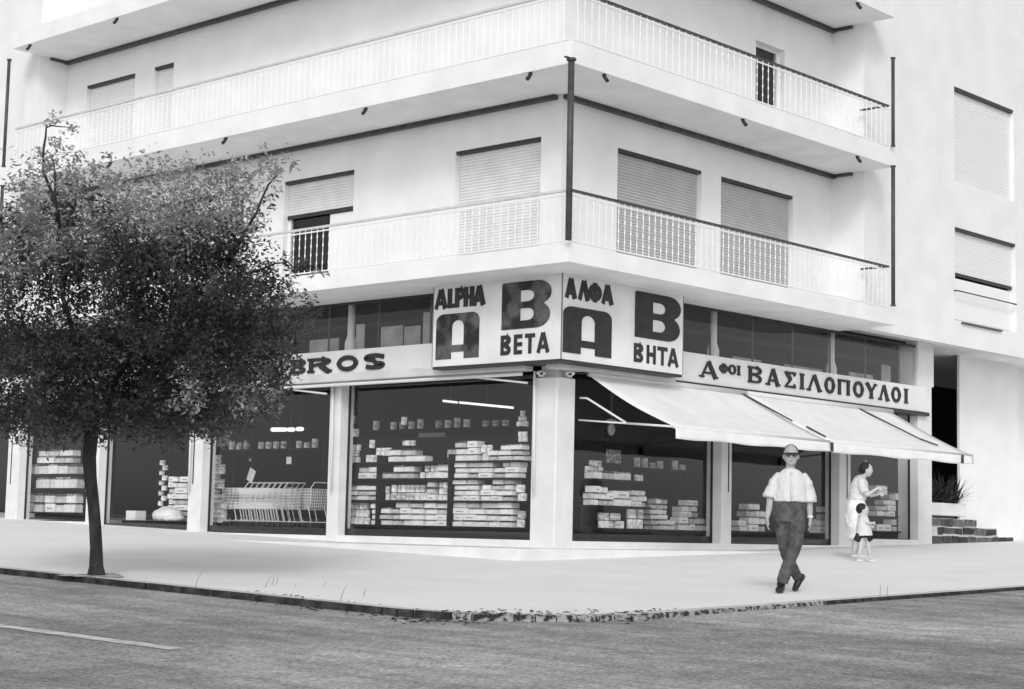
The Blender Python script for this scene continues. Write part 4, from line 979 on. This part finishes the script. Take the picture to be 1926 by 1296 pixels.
def leafobj(name, T, m):
    me = bpy.data.meshes.new(name); o0 = wloc(tree)
    me.from_pydata([(v[0]-o0.x, v[1]-o0.y, v[2]-o0.z) for v in T.v], [], T.f); me.update(); me.materials.append(m)
    o = bpy.data.objects.new(name, me); COL.objects.link(o); o.parent = tree; return o
leafobj('crown', lv, M_LEAF); leafobj('sunlit_foliage', l2, M_LEAF2)
# dry soil ring at the trunk foot
mb = MB(); ring = []
for k in range(28):
    a = 6.283*k/28; rr = .36+.07*math.sin(3*a)+random.uniform(-.03, .03); x, y = TB_.x+rr*math.cos(a), TB_.y+rr*math.sin(a); ring.append((x, y, gz(x, y)+.006))
mb.add([(TB_.x, TB_.y, gz(TB_.x, TB_.y)+.012)]+ring, [(0, 1+k, 1+(k+1) % 28) for k in range(28)])
struct('tree_pit', mb, mat('dry_soil', .42, .95, .5, 9, .5, 30))

# ------------------------------------------------------------------ weeds, leaf litter along the kerb
wd_ = MB()
def blade(x, y, h, lean, az, w_=.008):
    z = gz(x, y); p = Vector((x, y, z)); q = p+Vector((math.cos(az)*lean*.4, math.sin(az)*lean*.4, h*.6)); r_ = p+Vector((math.cos(az)*lean, math.sin(az)*lean, h))
    s_ = _r*w_/2; wd_.add([p-s_, p+s_, q+s_*.7, q-s_*.7, r_], [(0, 1, 2, 3), (3, 2, 4)])
for (px, py, hpx, dx) in [(365, 1112, 45, 20), (498, 1105, 30, 22), (512, 1100, 24, 8), (520, 1098, 20, 5), (640, 1130, 34, 16), (684, 1122, 22, 6), (556, 1103, 8, 2), (610, 1100, 8, 6), (655, 1135, 10, 3), (1655, 1122, 30, 2), (1668, 1122, 28, 3)]:
    p = onground(px, py); h = hpx*.0055; blade(p.x, p.y, h, dx*.0055, -.83+random.uniform(-.2, .2), .006)
for k in range(120):
    px = random.choice([random.gauss(800, 70), random.gauss(900, 60), random.gauss(1170, 40), random.gauss(560, 40), random.uniform(480, 1250)])
    base = 1125+(px-500)*.105 if px < 800 else (1157 if px < 1150 else 1160-(px-1150)*.06)
    p = onground(px, base+random.gauss(2, 3)); a = random.uniform(0, 6.28)
    blade(p.x, p.y, random.uniform(.01, .045), random.uniform(.02, .06), a, random.uniform(.006, .014))
o = obj('kerb_weeds', wd_, mat('dry_weed', .04, .9, .5, 20)); o['kind'] = 'stuff'; o['label'] = 'dry weeds and grass stalks along the pavement corner'
lt = MB()
for k in range(420):
    px = random.choice([random.gauss(770, 45), random.gauss(860, 60), random.gauss(950, 60), random.gauss(1160, 60), random.gauss(560, 50)])
    base = 1128+(px-500)*.118 if px < 800 else (1163 if px < 1150 else 1164-(px-1150)*.05)
    p = onground(px, base+random.gauss(0, 3.5), -.04); s_ = random.choice((.01, .015, .02, .03))
    a = random.uniform(0, 3.14); e1 = Vector((math.cos(a), math.sin(a), 0))*s_; e2 = Vector((-math.sin(a), math.cos(a), 0))*s_*.5
    inside_kerb = p.x > KX+.15 and p.y > KY+.15
    c = Vector((p.x, p.y, gz(p.x, p.y)+(.008 if inside_kerb else roff(p.x, p.y)+.003)))
    lt.add([c-e1-e2, c+e1-e2, c+e1+e2, c-e1+e2, c+Vector((0, 0, min(.012, s_*.3)))], [(0, 1, 4), (1, 2, 4), (2, 3, 4), (3, 0, 4)])
o = obj('kerb_litter', lt, mat('litter_dark', .03, .95, .5, 30)); o['kind'] = 'stuff'; o['label'] = 'dark leaf litter and dirt gathered at the kerb corner'

# ------------------------------------------------------------------ people
FOLD = bpy.data.textures.new('folds', 'CLOUDS'); FOLD.noise_scale = .13; FOLD.noise_depth = 2
FOLDM = bpy.data.textures.new('folds_fine', 'CLOUDS'); FOLDM.noise_scale = .05; FOLDM.noise_depth = 1
def remesh(name, parts, voxel, m, parent, base, M, smooth_it=3, fold=0.):
    """union of closed lofts into one continuous skin; parts in local metres"""
    mb = MB()
    for kind, *a in parts:
        if kind == 't': mb.tube(*a[:2], a[2] if len(a) > 2 else 12, True, (1, 0, 0) if len(a) < 4 else a[3]); 
        elif kind == 'b': mb.ball(*a)
    # round the ends of the tubes
    for kind, *a in parts:
        if kind == 't':
            for p, r_ in ((a[0][0], a[1][0]), (a[0][-1], a[1][-1])):
                rx, ry = r_ if isinstance(r_, tuple) else (r_, r_)
                if len(a) <= 4 or a[4]: mb.ball(p, rx*.99, ry*.99, min(rx, ry)*.8, 10, 6)
    me = mb.mesh(name+'_raw', m); o = bpy.data.objects.new(name+'_raw', me); COL.objects.link(o)
    md = o.modifiers.new('r', 'REMESH'); md.mode = 'VOXEL'; md.voxel_size = voxel; md.use_smooth_shade = True
    sm = o.modifiers.new('s', 'SMOOTH'); sm.iterations = smooth_it; sm.factor = .5
    if fold:
        sm.iterations = 6
        for t_, f_ in ((FOLD, fold), (FOLDM, fold*.4)):
            dp = o.modifiers.new('d', 'DISPLACE'); dp.texture = t_; dp.strength = f_; dp.mid_level = .5
    dg = bpy.context.evaluated_depsgraph_get(); ev = o.evaluated_get(dg); nm = bpy.data.meshes.new_from_object(ev)
    nm.name = name; bpy.data.objects.remove(o); bpy.data.meshes.remove(me)
    if not nm.materials: nm.materials.append(m)
    nm.transform(M)
    nm.polygons.foreach_set('use_smooth', [True]*len(nm.polygons))
    q = bpy.data.objects.new(name, nm); COL.objects.link(q); q.parent = parent; return q
def frame_at(p, scale=1.):
    """local x = to the right across the view, y = away, z = up; body stands upright where its feet are"""
    f = Vector((p.x-CAM.x, p.y-CAM.y, 0)).normalized(); r_ = Vector((f.y, -f.x, 0))
    return Matrix(((r_.x*scale, f.x*scale, 0, 0), (r_.y*scale, f.y*scale, 0, 0), (0, 0, scale, 0), (0, 0, 0, 1)))
M_SKIN = mat('skin', .42, .6, .08, 6); M_SKIN2 = mat('skin_pale', .5, .6, .08, 6)
M_SHIRT = mat('shirt_white', .64, .9, .03, 5, .5, 14); M_TROU = mat('trousers_grey', .085, .9, .35, 11, 1.2, 16, detail=7)
M_SHOE = mat('shoe_black', .02, .4); M_HAIRG = mat('hair_grey', .06, .9, .3, 20); M_HAIRD = mat('hair_dark', .02, .7, .3, 20)
def hand(px, py, pz, down=(0, 0, -1), side=1, s=1., curl=.35):
    """palm and five bent fingers hanging from the wrist at (px,py,pz)"""
    out = [('t', [(px, py, pz+.02), (px, py, pz-.03), (px, py-.004, pz-.085)], [(.019*s, .026*s), (.020*s, .036*s), (.017*s, .042*s)], 10)]
    for k, (off, L) in enumerate(((-.033, .062), (-.011, .072), (.011, .068), (.032, .054))):
        y0 = py+off*s; z0 = pz-.088*s; x0 = px
        c1 = side*curl*.5
        out.append(('t', [(x0, y0, z0+.015), (x0+math.sin(c1)*L*.45, y0, z0-L*.45*s), (x0+math.sin(c1)*L*.45+math.sin(c1*3)*L*.35, y0, z0-L*.78*s), (x0+math.sin(c1)*L*.45+math.sin(c1*3)*L*.35+side*L*.15, y0, z0-L*.93*s)], [.0095*s, .0088*s, .008*s, .0065*s], 7))
    out.append(('t', [(px, py-.03*s, pz-.025), (px+side*.012, py-.058*s, pz-.06), (px+side*.02, py-.062*s, pz-.098)], [.012*s, .0105*s, .008*s], 7))
    return out
# ---- the man
MS = .00626
mp_ = onground(1470, 1114); man = thing('person', 'man in a white short-sleeved shirt and dark baggy trousers striding across the pavement', 'person', mp_)
MF = frame_at(mp_)
def q(px, py, y=0.): return ((px-1470)*MS, y, (1115-py)*MS)
hx, hy, hz = q(1486, 861)
body = [('b', (hx, 0, hz+.012), .084, .100, .120, 18, 14), ('b', (hx+.004, -.028, hz-.058), .062, .066, .066, 14, 10),   # skull, jaw
        ('b', (hx+.006, -.098, hz-.012), .014, .022, .022, 8, 6),                                                     # nose
        ('b', (hx-.086, .01, hz-.008), .012, .02, .032, 8, 6), ('b', (hx+.086, .01, hz-.008), .012, .02, .032, 8, 6),
        ('b', (hx+.006, -.078, hz-.056), .026, .014, .012, 8, 6),
        ('t', [(hx, .01, hz-.04), q(1485, 885, .01), q(1485, 893, .02)], [.054, .052, .068], 12),
        ('t', [q(1485, 893, .02), q(1486, 915), q(1486, 945), q(1484, 968)], [(.10, .07), (.165, .115), (.17, .125), (.155, .12)], 16),
        ('t', [q(1462, 905, .02), q(1449, 925, .01), q(1448, 944, 0)], [.055, .048, .042], 12), ('t', [q(1448, 944, 0), q(1446, 962, -.03), q(1443, 976, -.05)], [.042, .038, .027], 12),
        ('t', [q(1510, 905, .02), q(1521, 925, .02), q(1520, 944, .03)], [.055, .048, .042], 12), ('t', [q(1520, 944, .03), q(1521, 962, .02), q(1522, 976, .0)], [.042, .038, .027], 12)]
body += hand(*q(1443, 976, -.05), side=1)+hand(*q(1522, 976, 0), side=-1)
# front leg and trailing leg, feet inside the shoes
body += [('t', [q(1497, 962, .0), q(1493, 1030, -.11), q(1484, 1052, -.12), q(1472, 1096, -.08)], [.07, .05, .045, .035], 10), ('t', [q(1472, 962, .0), q(1475, 1030, .06), q(1481, 1050, .12), q(1501, 1085, .28)], [.07, .045, .04, .03], 10)]
remesh('body', body, .0075, M_SKIN, man, mp_, MF, 2)
shirt = [('t', [q(1485, 886, .02), q(1485, 891, .015), q(1486, 902, .0), q(1487, 920, 0), q(1487, 935, 0), q(1487, 947, 0)], [(.07, .075), (.12, .095), (.168, .13), (.182, .15), (.192, .16), (.208, .165)], 24, (1, 0, 0), False),
         ('t', [q(1466, 897, .02), q(1454, 910, .015), q(1449, 928, .01), q(1446, 940, 0)], [(.052, .07), (.058, .08), (.07, .085), (.082, .09)], 14, (1, 0, 0), False),
         ('t', [q(1506, 897, .02), q(1517, 910, .02), q(1521, 930, .02), q(1521, 946, .02)], [(.052, .07), (.058, .08), (.07, .085), (.080, .09)], 14, (1, 0, 0), False)]
remesh('shirt', shirt, .010, M_SHIRT, man, mp_, MF, 2, 0.03)
for (nx, nz, rx_) in ((q(1446, 940, 0)[0], q(1446, 939, 0)[2], .084), (q(1521, 946, .02)[0], q(1521, 945, 0)[2], .082)):
    pass
def pm(mb, name, m, parent, F, smooth=True):
    mb.v = [tuple(F @ Vector(v)) for v in mb.v]; me = mb.mesh(name, m, (0, 0, 0), smooth); o = bpy.data.objects.new(name, me); COL.objects.link(o); o.parent = parent; return o
trou = [('t', [q(1484, 943, 0), q(1484, 955, 0), q(1483, 972, 0), q(1483, 985, 0)], [(.175, .135), (.19, .145), (.205, .15), (.18, .14)], 18, (1, 0, 0), False),
        ('t', [q(1497, 975, -.01), q(1497, 1000, -.06), q(1494, 1030, -.11), q(1486, 1052, -.12), q(1478, 1075, -.10), q(1471, 1097, -.08)], [(.105, .125), (.095, .11), (.078, .09), (.075, .085), (.076, .085), (.07, .085)], 14, (1, 0, 0), False),
        ('t', [q(1472, 975, .0), q(1472, 1000, .03), q(1475, 1030, .06), q(1481, 1050, .12), q(1491, 1070, .20), q(1500, 1088, .28)], [(.105, .125), (.095, .11), (.075, .09), (.07, .08), (.066, .075), (.060, .07)], 14, (1, 0, 0), False)]
tr_o = remesh('trousers', trou, .011, M_TROU, man, mp_, MF, 2, 0.022)
cb = MB()
for s_ in (-1, 1):
    n0 = Vector(q(1485, 884, .0)); cb.add([(n0.x+s_*.052, .05, n0.z+.012), (n0.x+s_*.068, .03, n0.z-.025), (n0.x+s_*.075, -.07, n0.z-.062), (n0.x+s_*.012, -.115, n0.z-.075), (n0.x+s_*.048, -.055, n0.z-.0)], [(0, 1, 2, 4), (4, 2, 3)])
co = pm(cb, 'collar', M_SHIRT, man, MF); so = co.modifiers.new('s', 'SOLIDIFY'); so.thickness = .006
for (ax, ay, ad, toe, lift) in ((1469, 1102, -.08, (-.03, -.20), 0), (1502, 1092, .28, (-.055, -.13), 1)):
    a = Vector(q(ax, ay, ad)); mb = MB()
    if not lift:
        mb.tube([(a.x, a.y+.05, .045), (a.x, a.y, .05), (a.x+toe[0]*.5, a.y+toe[1]*.5, .038), (a.x+toe[0], a.y+toe[1], .028)], [(.036, .05), (.045, .052), (.05, .036), (.035, .026)], 12, True, (1, 0, 0)); mb.tube([(a.x, a.y+.01, .05), (a.x, a.y+.01, .12)], [.045, .05], 10)
    else:
        hl = Vector(q(1509, 1086, .33)); tt = Vector(q(1495, 1109, .16)); g0 = gz(0, 0)
        mid = hl.lerp(tt, .45)+Vector((0, 0, .03))
        mb.tube([hl, hl.lerp(tt, .25)+Vector((0, 0, .02)), mid, tt], [(.036, .04), (.045, .055), (.048, .045), (.036, .028)], 12, True, (1, 0, 0)); mb.ball(tt, .036, .036, .028, 10, 6)
    mb.ball(tuple(Vector((a.x+toe[0], a.y+toe[1], .030)) if not lift else hl), .036, .04, .028, 10, 6)
    pm(mb, 'shoe', M_SHOE, man, MF)
hr = MB(); hr.ball((hx, .028, hz+.028), .092, .100, .112, 20, 12)
hr.v = [(v[0], max(v[1], -.018) if v[2] < hz+.115 else v[1], max(v[2], hz-.03)) for v in hr.v]
pm(hr, 'hair', M_HAIRG, man, MF)
gl = MB()
for s_ in (-1, 1):
    gl.tube([(hx+.004+s_*.036+.030*math.cos(a_), -.108+.0, hz+.012+.019*math.sin(a_)) for a_ in [6.283*k/12 for k in range(13)]], .0065, 6)
    gl.tube([(hx+.004+s_*.066, -.105, hz+.018), (hx+s_*.086, -.02, hz+.018), (hx+s_*.086, .03, hz+.01)], .0055, 6)
gl.box(hx-.070, -.116, hz+.020, hx+.078, -.106, hz+.034)
pm(gl, 'glasses', M_SHOE, man, MF)
for s_ in (-1, 1):
    ey = MB(); ey.ball((hx+.004+s_*.034, -.092, hz+.010), .016, .009, .008, 10, 6); pm(ey, 'eye', M_HAIRD, man, MF)
mo = MB(); mo.ball((hx+.004, -.094, hz-.060), .026, .006, .0045, 10, 6); pm(mo, 'mouth', mat('lip', .14, .6), man, MF)
pk = MB(); pk.tube([(q(1486, 890, 0)[0], -.112, q(1486, 893, 0)[2]), (q(1487, 920, 0)[0], -.163, q(1487, 920, 0)[2]), (q(1487, 946, 0)[0], -.172, q(1487, 946, 0)[2])], [(.010, .004)]*3, 6); pm(pk, 'placket', M_SHIRT, man, MF)
wt = MB(); w0 = q(1522, 974, 0); wt.tube([(w0[0], w0[1], w0[2]-.012), (w0[0], w0[1], w0[2]+.012)], .034, 12); pm(wt, 'wristwatch', M_RAILW, man, MF)
# ---- the woman (turned to the right) and the child
wp = onground(1618, 1050); woman = thing('person', 'woman in a pale blouse and full skirt bending forward beside the small child', 'person', wp)
WSc = (wp-CAM).dot(_fw)/FPX; WF = frame_at(wp)
def q(px, py, y=0.): return ((px-1618)*WSc, y, (1050-py)*WSc)
hx, hy, hz = q(1630, 884)
body = [('b', (hx, 0, hz), .098, .078, .115, 16, 12), ('b', (hx+.028, 0, hz-.055), .052, .052, .062, 12, 8), ('b', (hx+.093, 0, hz-.02), .011, .011, .016, 8, 6), ('b', (hx-.005, -.078, hz-.008), .02, .012, .03, 8, 6),
        ('t', [(hx-.01, 0, hz-.05), q(1622, 899), q(1620, 905)], [.045, .045, .055], 10),
        ('t', [q(1618, 902), q(1614, 920), q(1612, 936), q(1611, 955)], [(.10, .15), (.12, .15), (.10, .13), (.12, .15)], 14),
        ('t', [q(1619, 906, -.15), q(1624, 922, -.19), q(1630, 932, -.19)], [.045, .04, .036], 10), ('t', [q(1630, 932, -.19), q(1640, 925, -.17), q(1648, 920, -.14)], [.036, .032, .024], 10),
        ('t', [q(1621, 906, .15), q(1630, 922, .19), q(1638, 932, .16), q(1650, 930, .1)], [.045, .04, .034, .024], 10),
        ('t', [q(1608, 1005, -.07), q(1608, 1025, -.06), q(1606, 1043, -.06)], [.055, .05, .03], 10), ('t', [q(1614, 1005, .08), q(1614, 1025, .08), q(1613, 1043, .08)], [.055, .05, .03], 10)]
for (bx, by, bz) in (q(1650, 919, -.14), q(1653, 929, .1)):
    body += [('t', [(bx-.03, by, bz), (bx+.02, by, bz)], [(.03, .018), (.036, .016)], 8)]
    for k in range(4):
        body.append(('t', [(bx+.015, by+(k-1.5)*.0, bz+(k-1.5)*.019), (bx+.055, by-.01, bz+(k-1.5)*.021), (bx+.075, by-.03, bz+(k-1.5)*.02-.004)], [.0085, .008, .0065], 7))
    body.append(('t', [(bx-.01, by-.01, bz+.02), (bx+.02, by-.035, bz+.045)], [.010, .008], 7))
remesh('body', body, .009, M_SKIN2, woman, wp, WF, 2)
bl = [('t', [q(1621, 898), q(1619, 903), q(1616, 915), q(1613, 930), q(1613, 941)], [(.06, .06), (.12, .17), (.15, .19), (.145, .17), (.15, .18)], 20, (1, 0, 0), False),
      ('t', [q(1619, 905, -.14), q(1622, 916, -.19), q(1626, 927, -.20)], [.07, .072, .066], 12, (1, 0, 0), False), ('t', [q(1621, 905, .14), q(1628, 918, .18)], [.07, .066], 12, (1, 0, 0), False)]
remesh('blouse', bl, .012, M_SHIRT, woman, wp, WF, 2, 0.03)
sk = [('t', [q(1612, 938), q(1611, 952), q(1610, 975), q(1612, 1000), q(1613, 1014)], [(.125, .15), (.175, .20), (.19, .22), (.17, .22), (.165, .22)], 22, (1, 0, 0), False)]
remesh('skirt', sk, .013, mat('skirt_pale', .74, .9, .06, 5, .5, 10), woman, wp, WF, 2, 0.05)
hr = MB(); hr.ball((hx-.028, 0, hz+.022), .10, .088, .112, 16, 10); hr.ball((hx-.09, 0, hz-.0), .055, .055, .06, 12, 8); pm(hr, 'hair', M_HAIRD, woman, WF)
for (sx_, sy_, dy) in ((1606, 1046, -.06), (1613, 1046, .08)):
    mb = MB(); a = Vector(q(sx_, sy_, dy)); mb.tube([(a.x-.05, a.y, .03), (a.x+.03, a.y, .035), (a.x+.15, a.y, .022)], [(.03, .03), (.035, .035), (.026, .02)], 10); mb.ball((a.x+.15, a.y, .022), .026, .026, .02, 8, 6); pm(mb, 'shoe', M_SHIRT, woman, WF)
# child
kp = onground(1622, 1057); kid = thing('person', 'small child with dark hair and pale smock walking in front of the woman', 'person', kp)
KS = (kp-CAM).dot(_fw)/FPX; KF = frame_at(kp)
def q(px, py, y=0.): return ((px-1622)*KS, y, (1057-py)*KS)
hx, hy, hz = q(1623, 960)
body = [('b', (hx, 0, hz), .092, .08, .098, 16, 12), ('b', (hx+.024, 0, hz-.04), .052, .05, .048, 12, 8), ('b', (hx+.090, 0, hz-.02), .009, .009, .011, 8, 6), ('b', (hx, -.08, hz-.01), .016, .01, .022, 8, 6),
        ('t', [(hx, 0, hz-.05), q(1622, 972)], [.038, .045], 10), ('t', [q(1622, 972), q(1622, 990), q(1623, 1008)], [(.075, .10), (.085, .10), (.09, .10)], 12),
        ('t', [q(1625, 976, -.09), q(1632, 984, -.12), q(1640, 984, -.13)], [.032, .028, .02], 10), ('t', [q(1624, 976, .09), q(1630, 986, .12), q(1637, 990, .12)], [.032, .028, .02], 10),
        ('t', [q(1618, 1008, -.05), q(1619, 1030, -.05), q(1614, 1051, -.05)], [.05, .038, .024], 10), ('t', [q(1630, 1008, .05), q(1633, 1030, .06), q(1637, 1050, .06)], [.05, .038, .024], 10)]
for (bx, by, bz) in (q(1642, 984, -.13), q(1639, 991, .12)):
    body.append(('t', [(bx-.02, by, bz), (bx+.012, by, bz)], [(.02, .013), (.024, .012)], 8))
    for k in range(4): body.append(('t', [(bx+.008, by, bz+(k-1.5)*.013), (bx+.035, by-.01, bz+(k-1.5)*.015)], [.0062, .005], 6))
    body.append(('t', [(bx-.005, by-.01, bz+.012), (bx+.012, by-.025, bz+.028)], [.007, .0055], 6))
remesh('body', body, .008, M_SKIN2, kid, kp, KF, 2)
remesh('smock', [('t', [q(1623, 970), q(1623, 974), q(1624, 990), q(1625, 1008)], [(.05, .06), (.085, .12), (.115, .13), (.14, .15)], 18, (1, 0, 0), False), ('t', [q(1625, 976, -.08), q(1630, 983, -.12)], [.045, .042], 10, (1, 0, 0), False), ('t', [q(1624, 976, .08), q(1629, 984, .12)], [.045, .042], 10, (1, 0, 0), False)], .011, M_SHIRT, kid, kp, KF, 2)
remesh('shorts', [('t', [q(1617, 1006, -.06), q(1611, 1018, -.08)], [.062, .058], 12, (1, 0, 0), False), ('t', [q(1630, 1006, .05), q(1637, 1018, .06)], [.062, .055], 12, (1, 0, 0), False), ('t', [q(1624, 1002), q(1624, 1012)], [(.11, .11), (.10, .1)], 12, (1, 0, 0), False)], .011, M_HAIRD, kid, kp, KF, 2)
hr = MB(); hr.ball((hx-.022, 0, hz+.02), .092, .09, .095, 16, 10); pm(hr, 'hair', M_HAIRD, kid, KF)
for (sx_, dy) in ((1614, -.05), (1637, .06)):
    mb = MB(); a = Vector(q(sx_, 1053, dy)); mb.tube([(a.x-.03, a.y, .02), (a.x+.02, a.y, .024), (a.x+.085, a.y, .016)], [(.022, .02), (.025, .024), (.018, .014)], 8); pm(mb, 'shoe', M_SHIRT, kid, KF)
print('goods', counts, 'leaves', len(lv.f), len(l2.f))
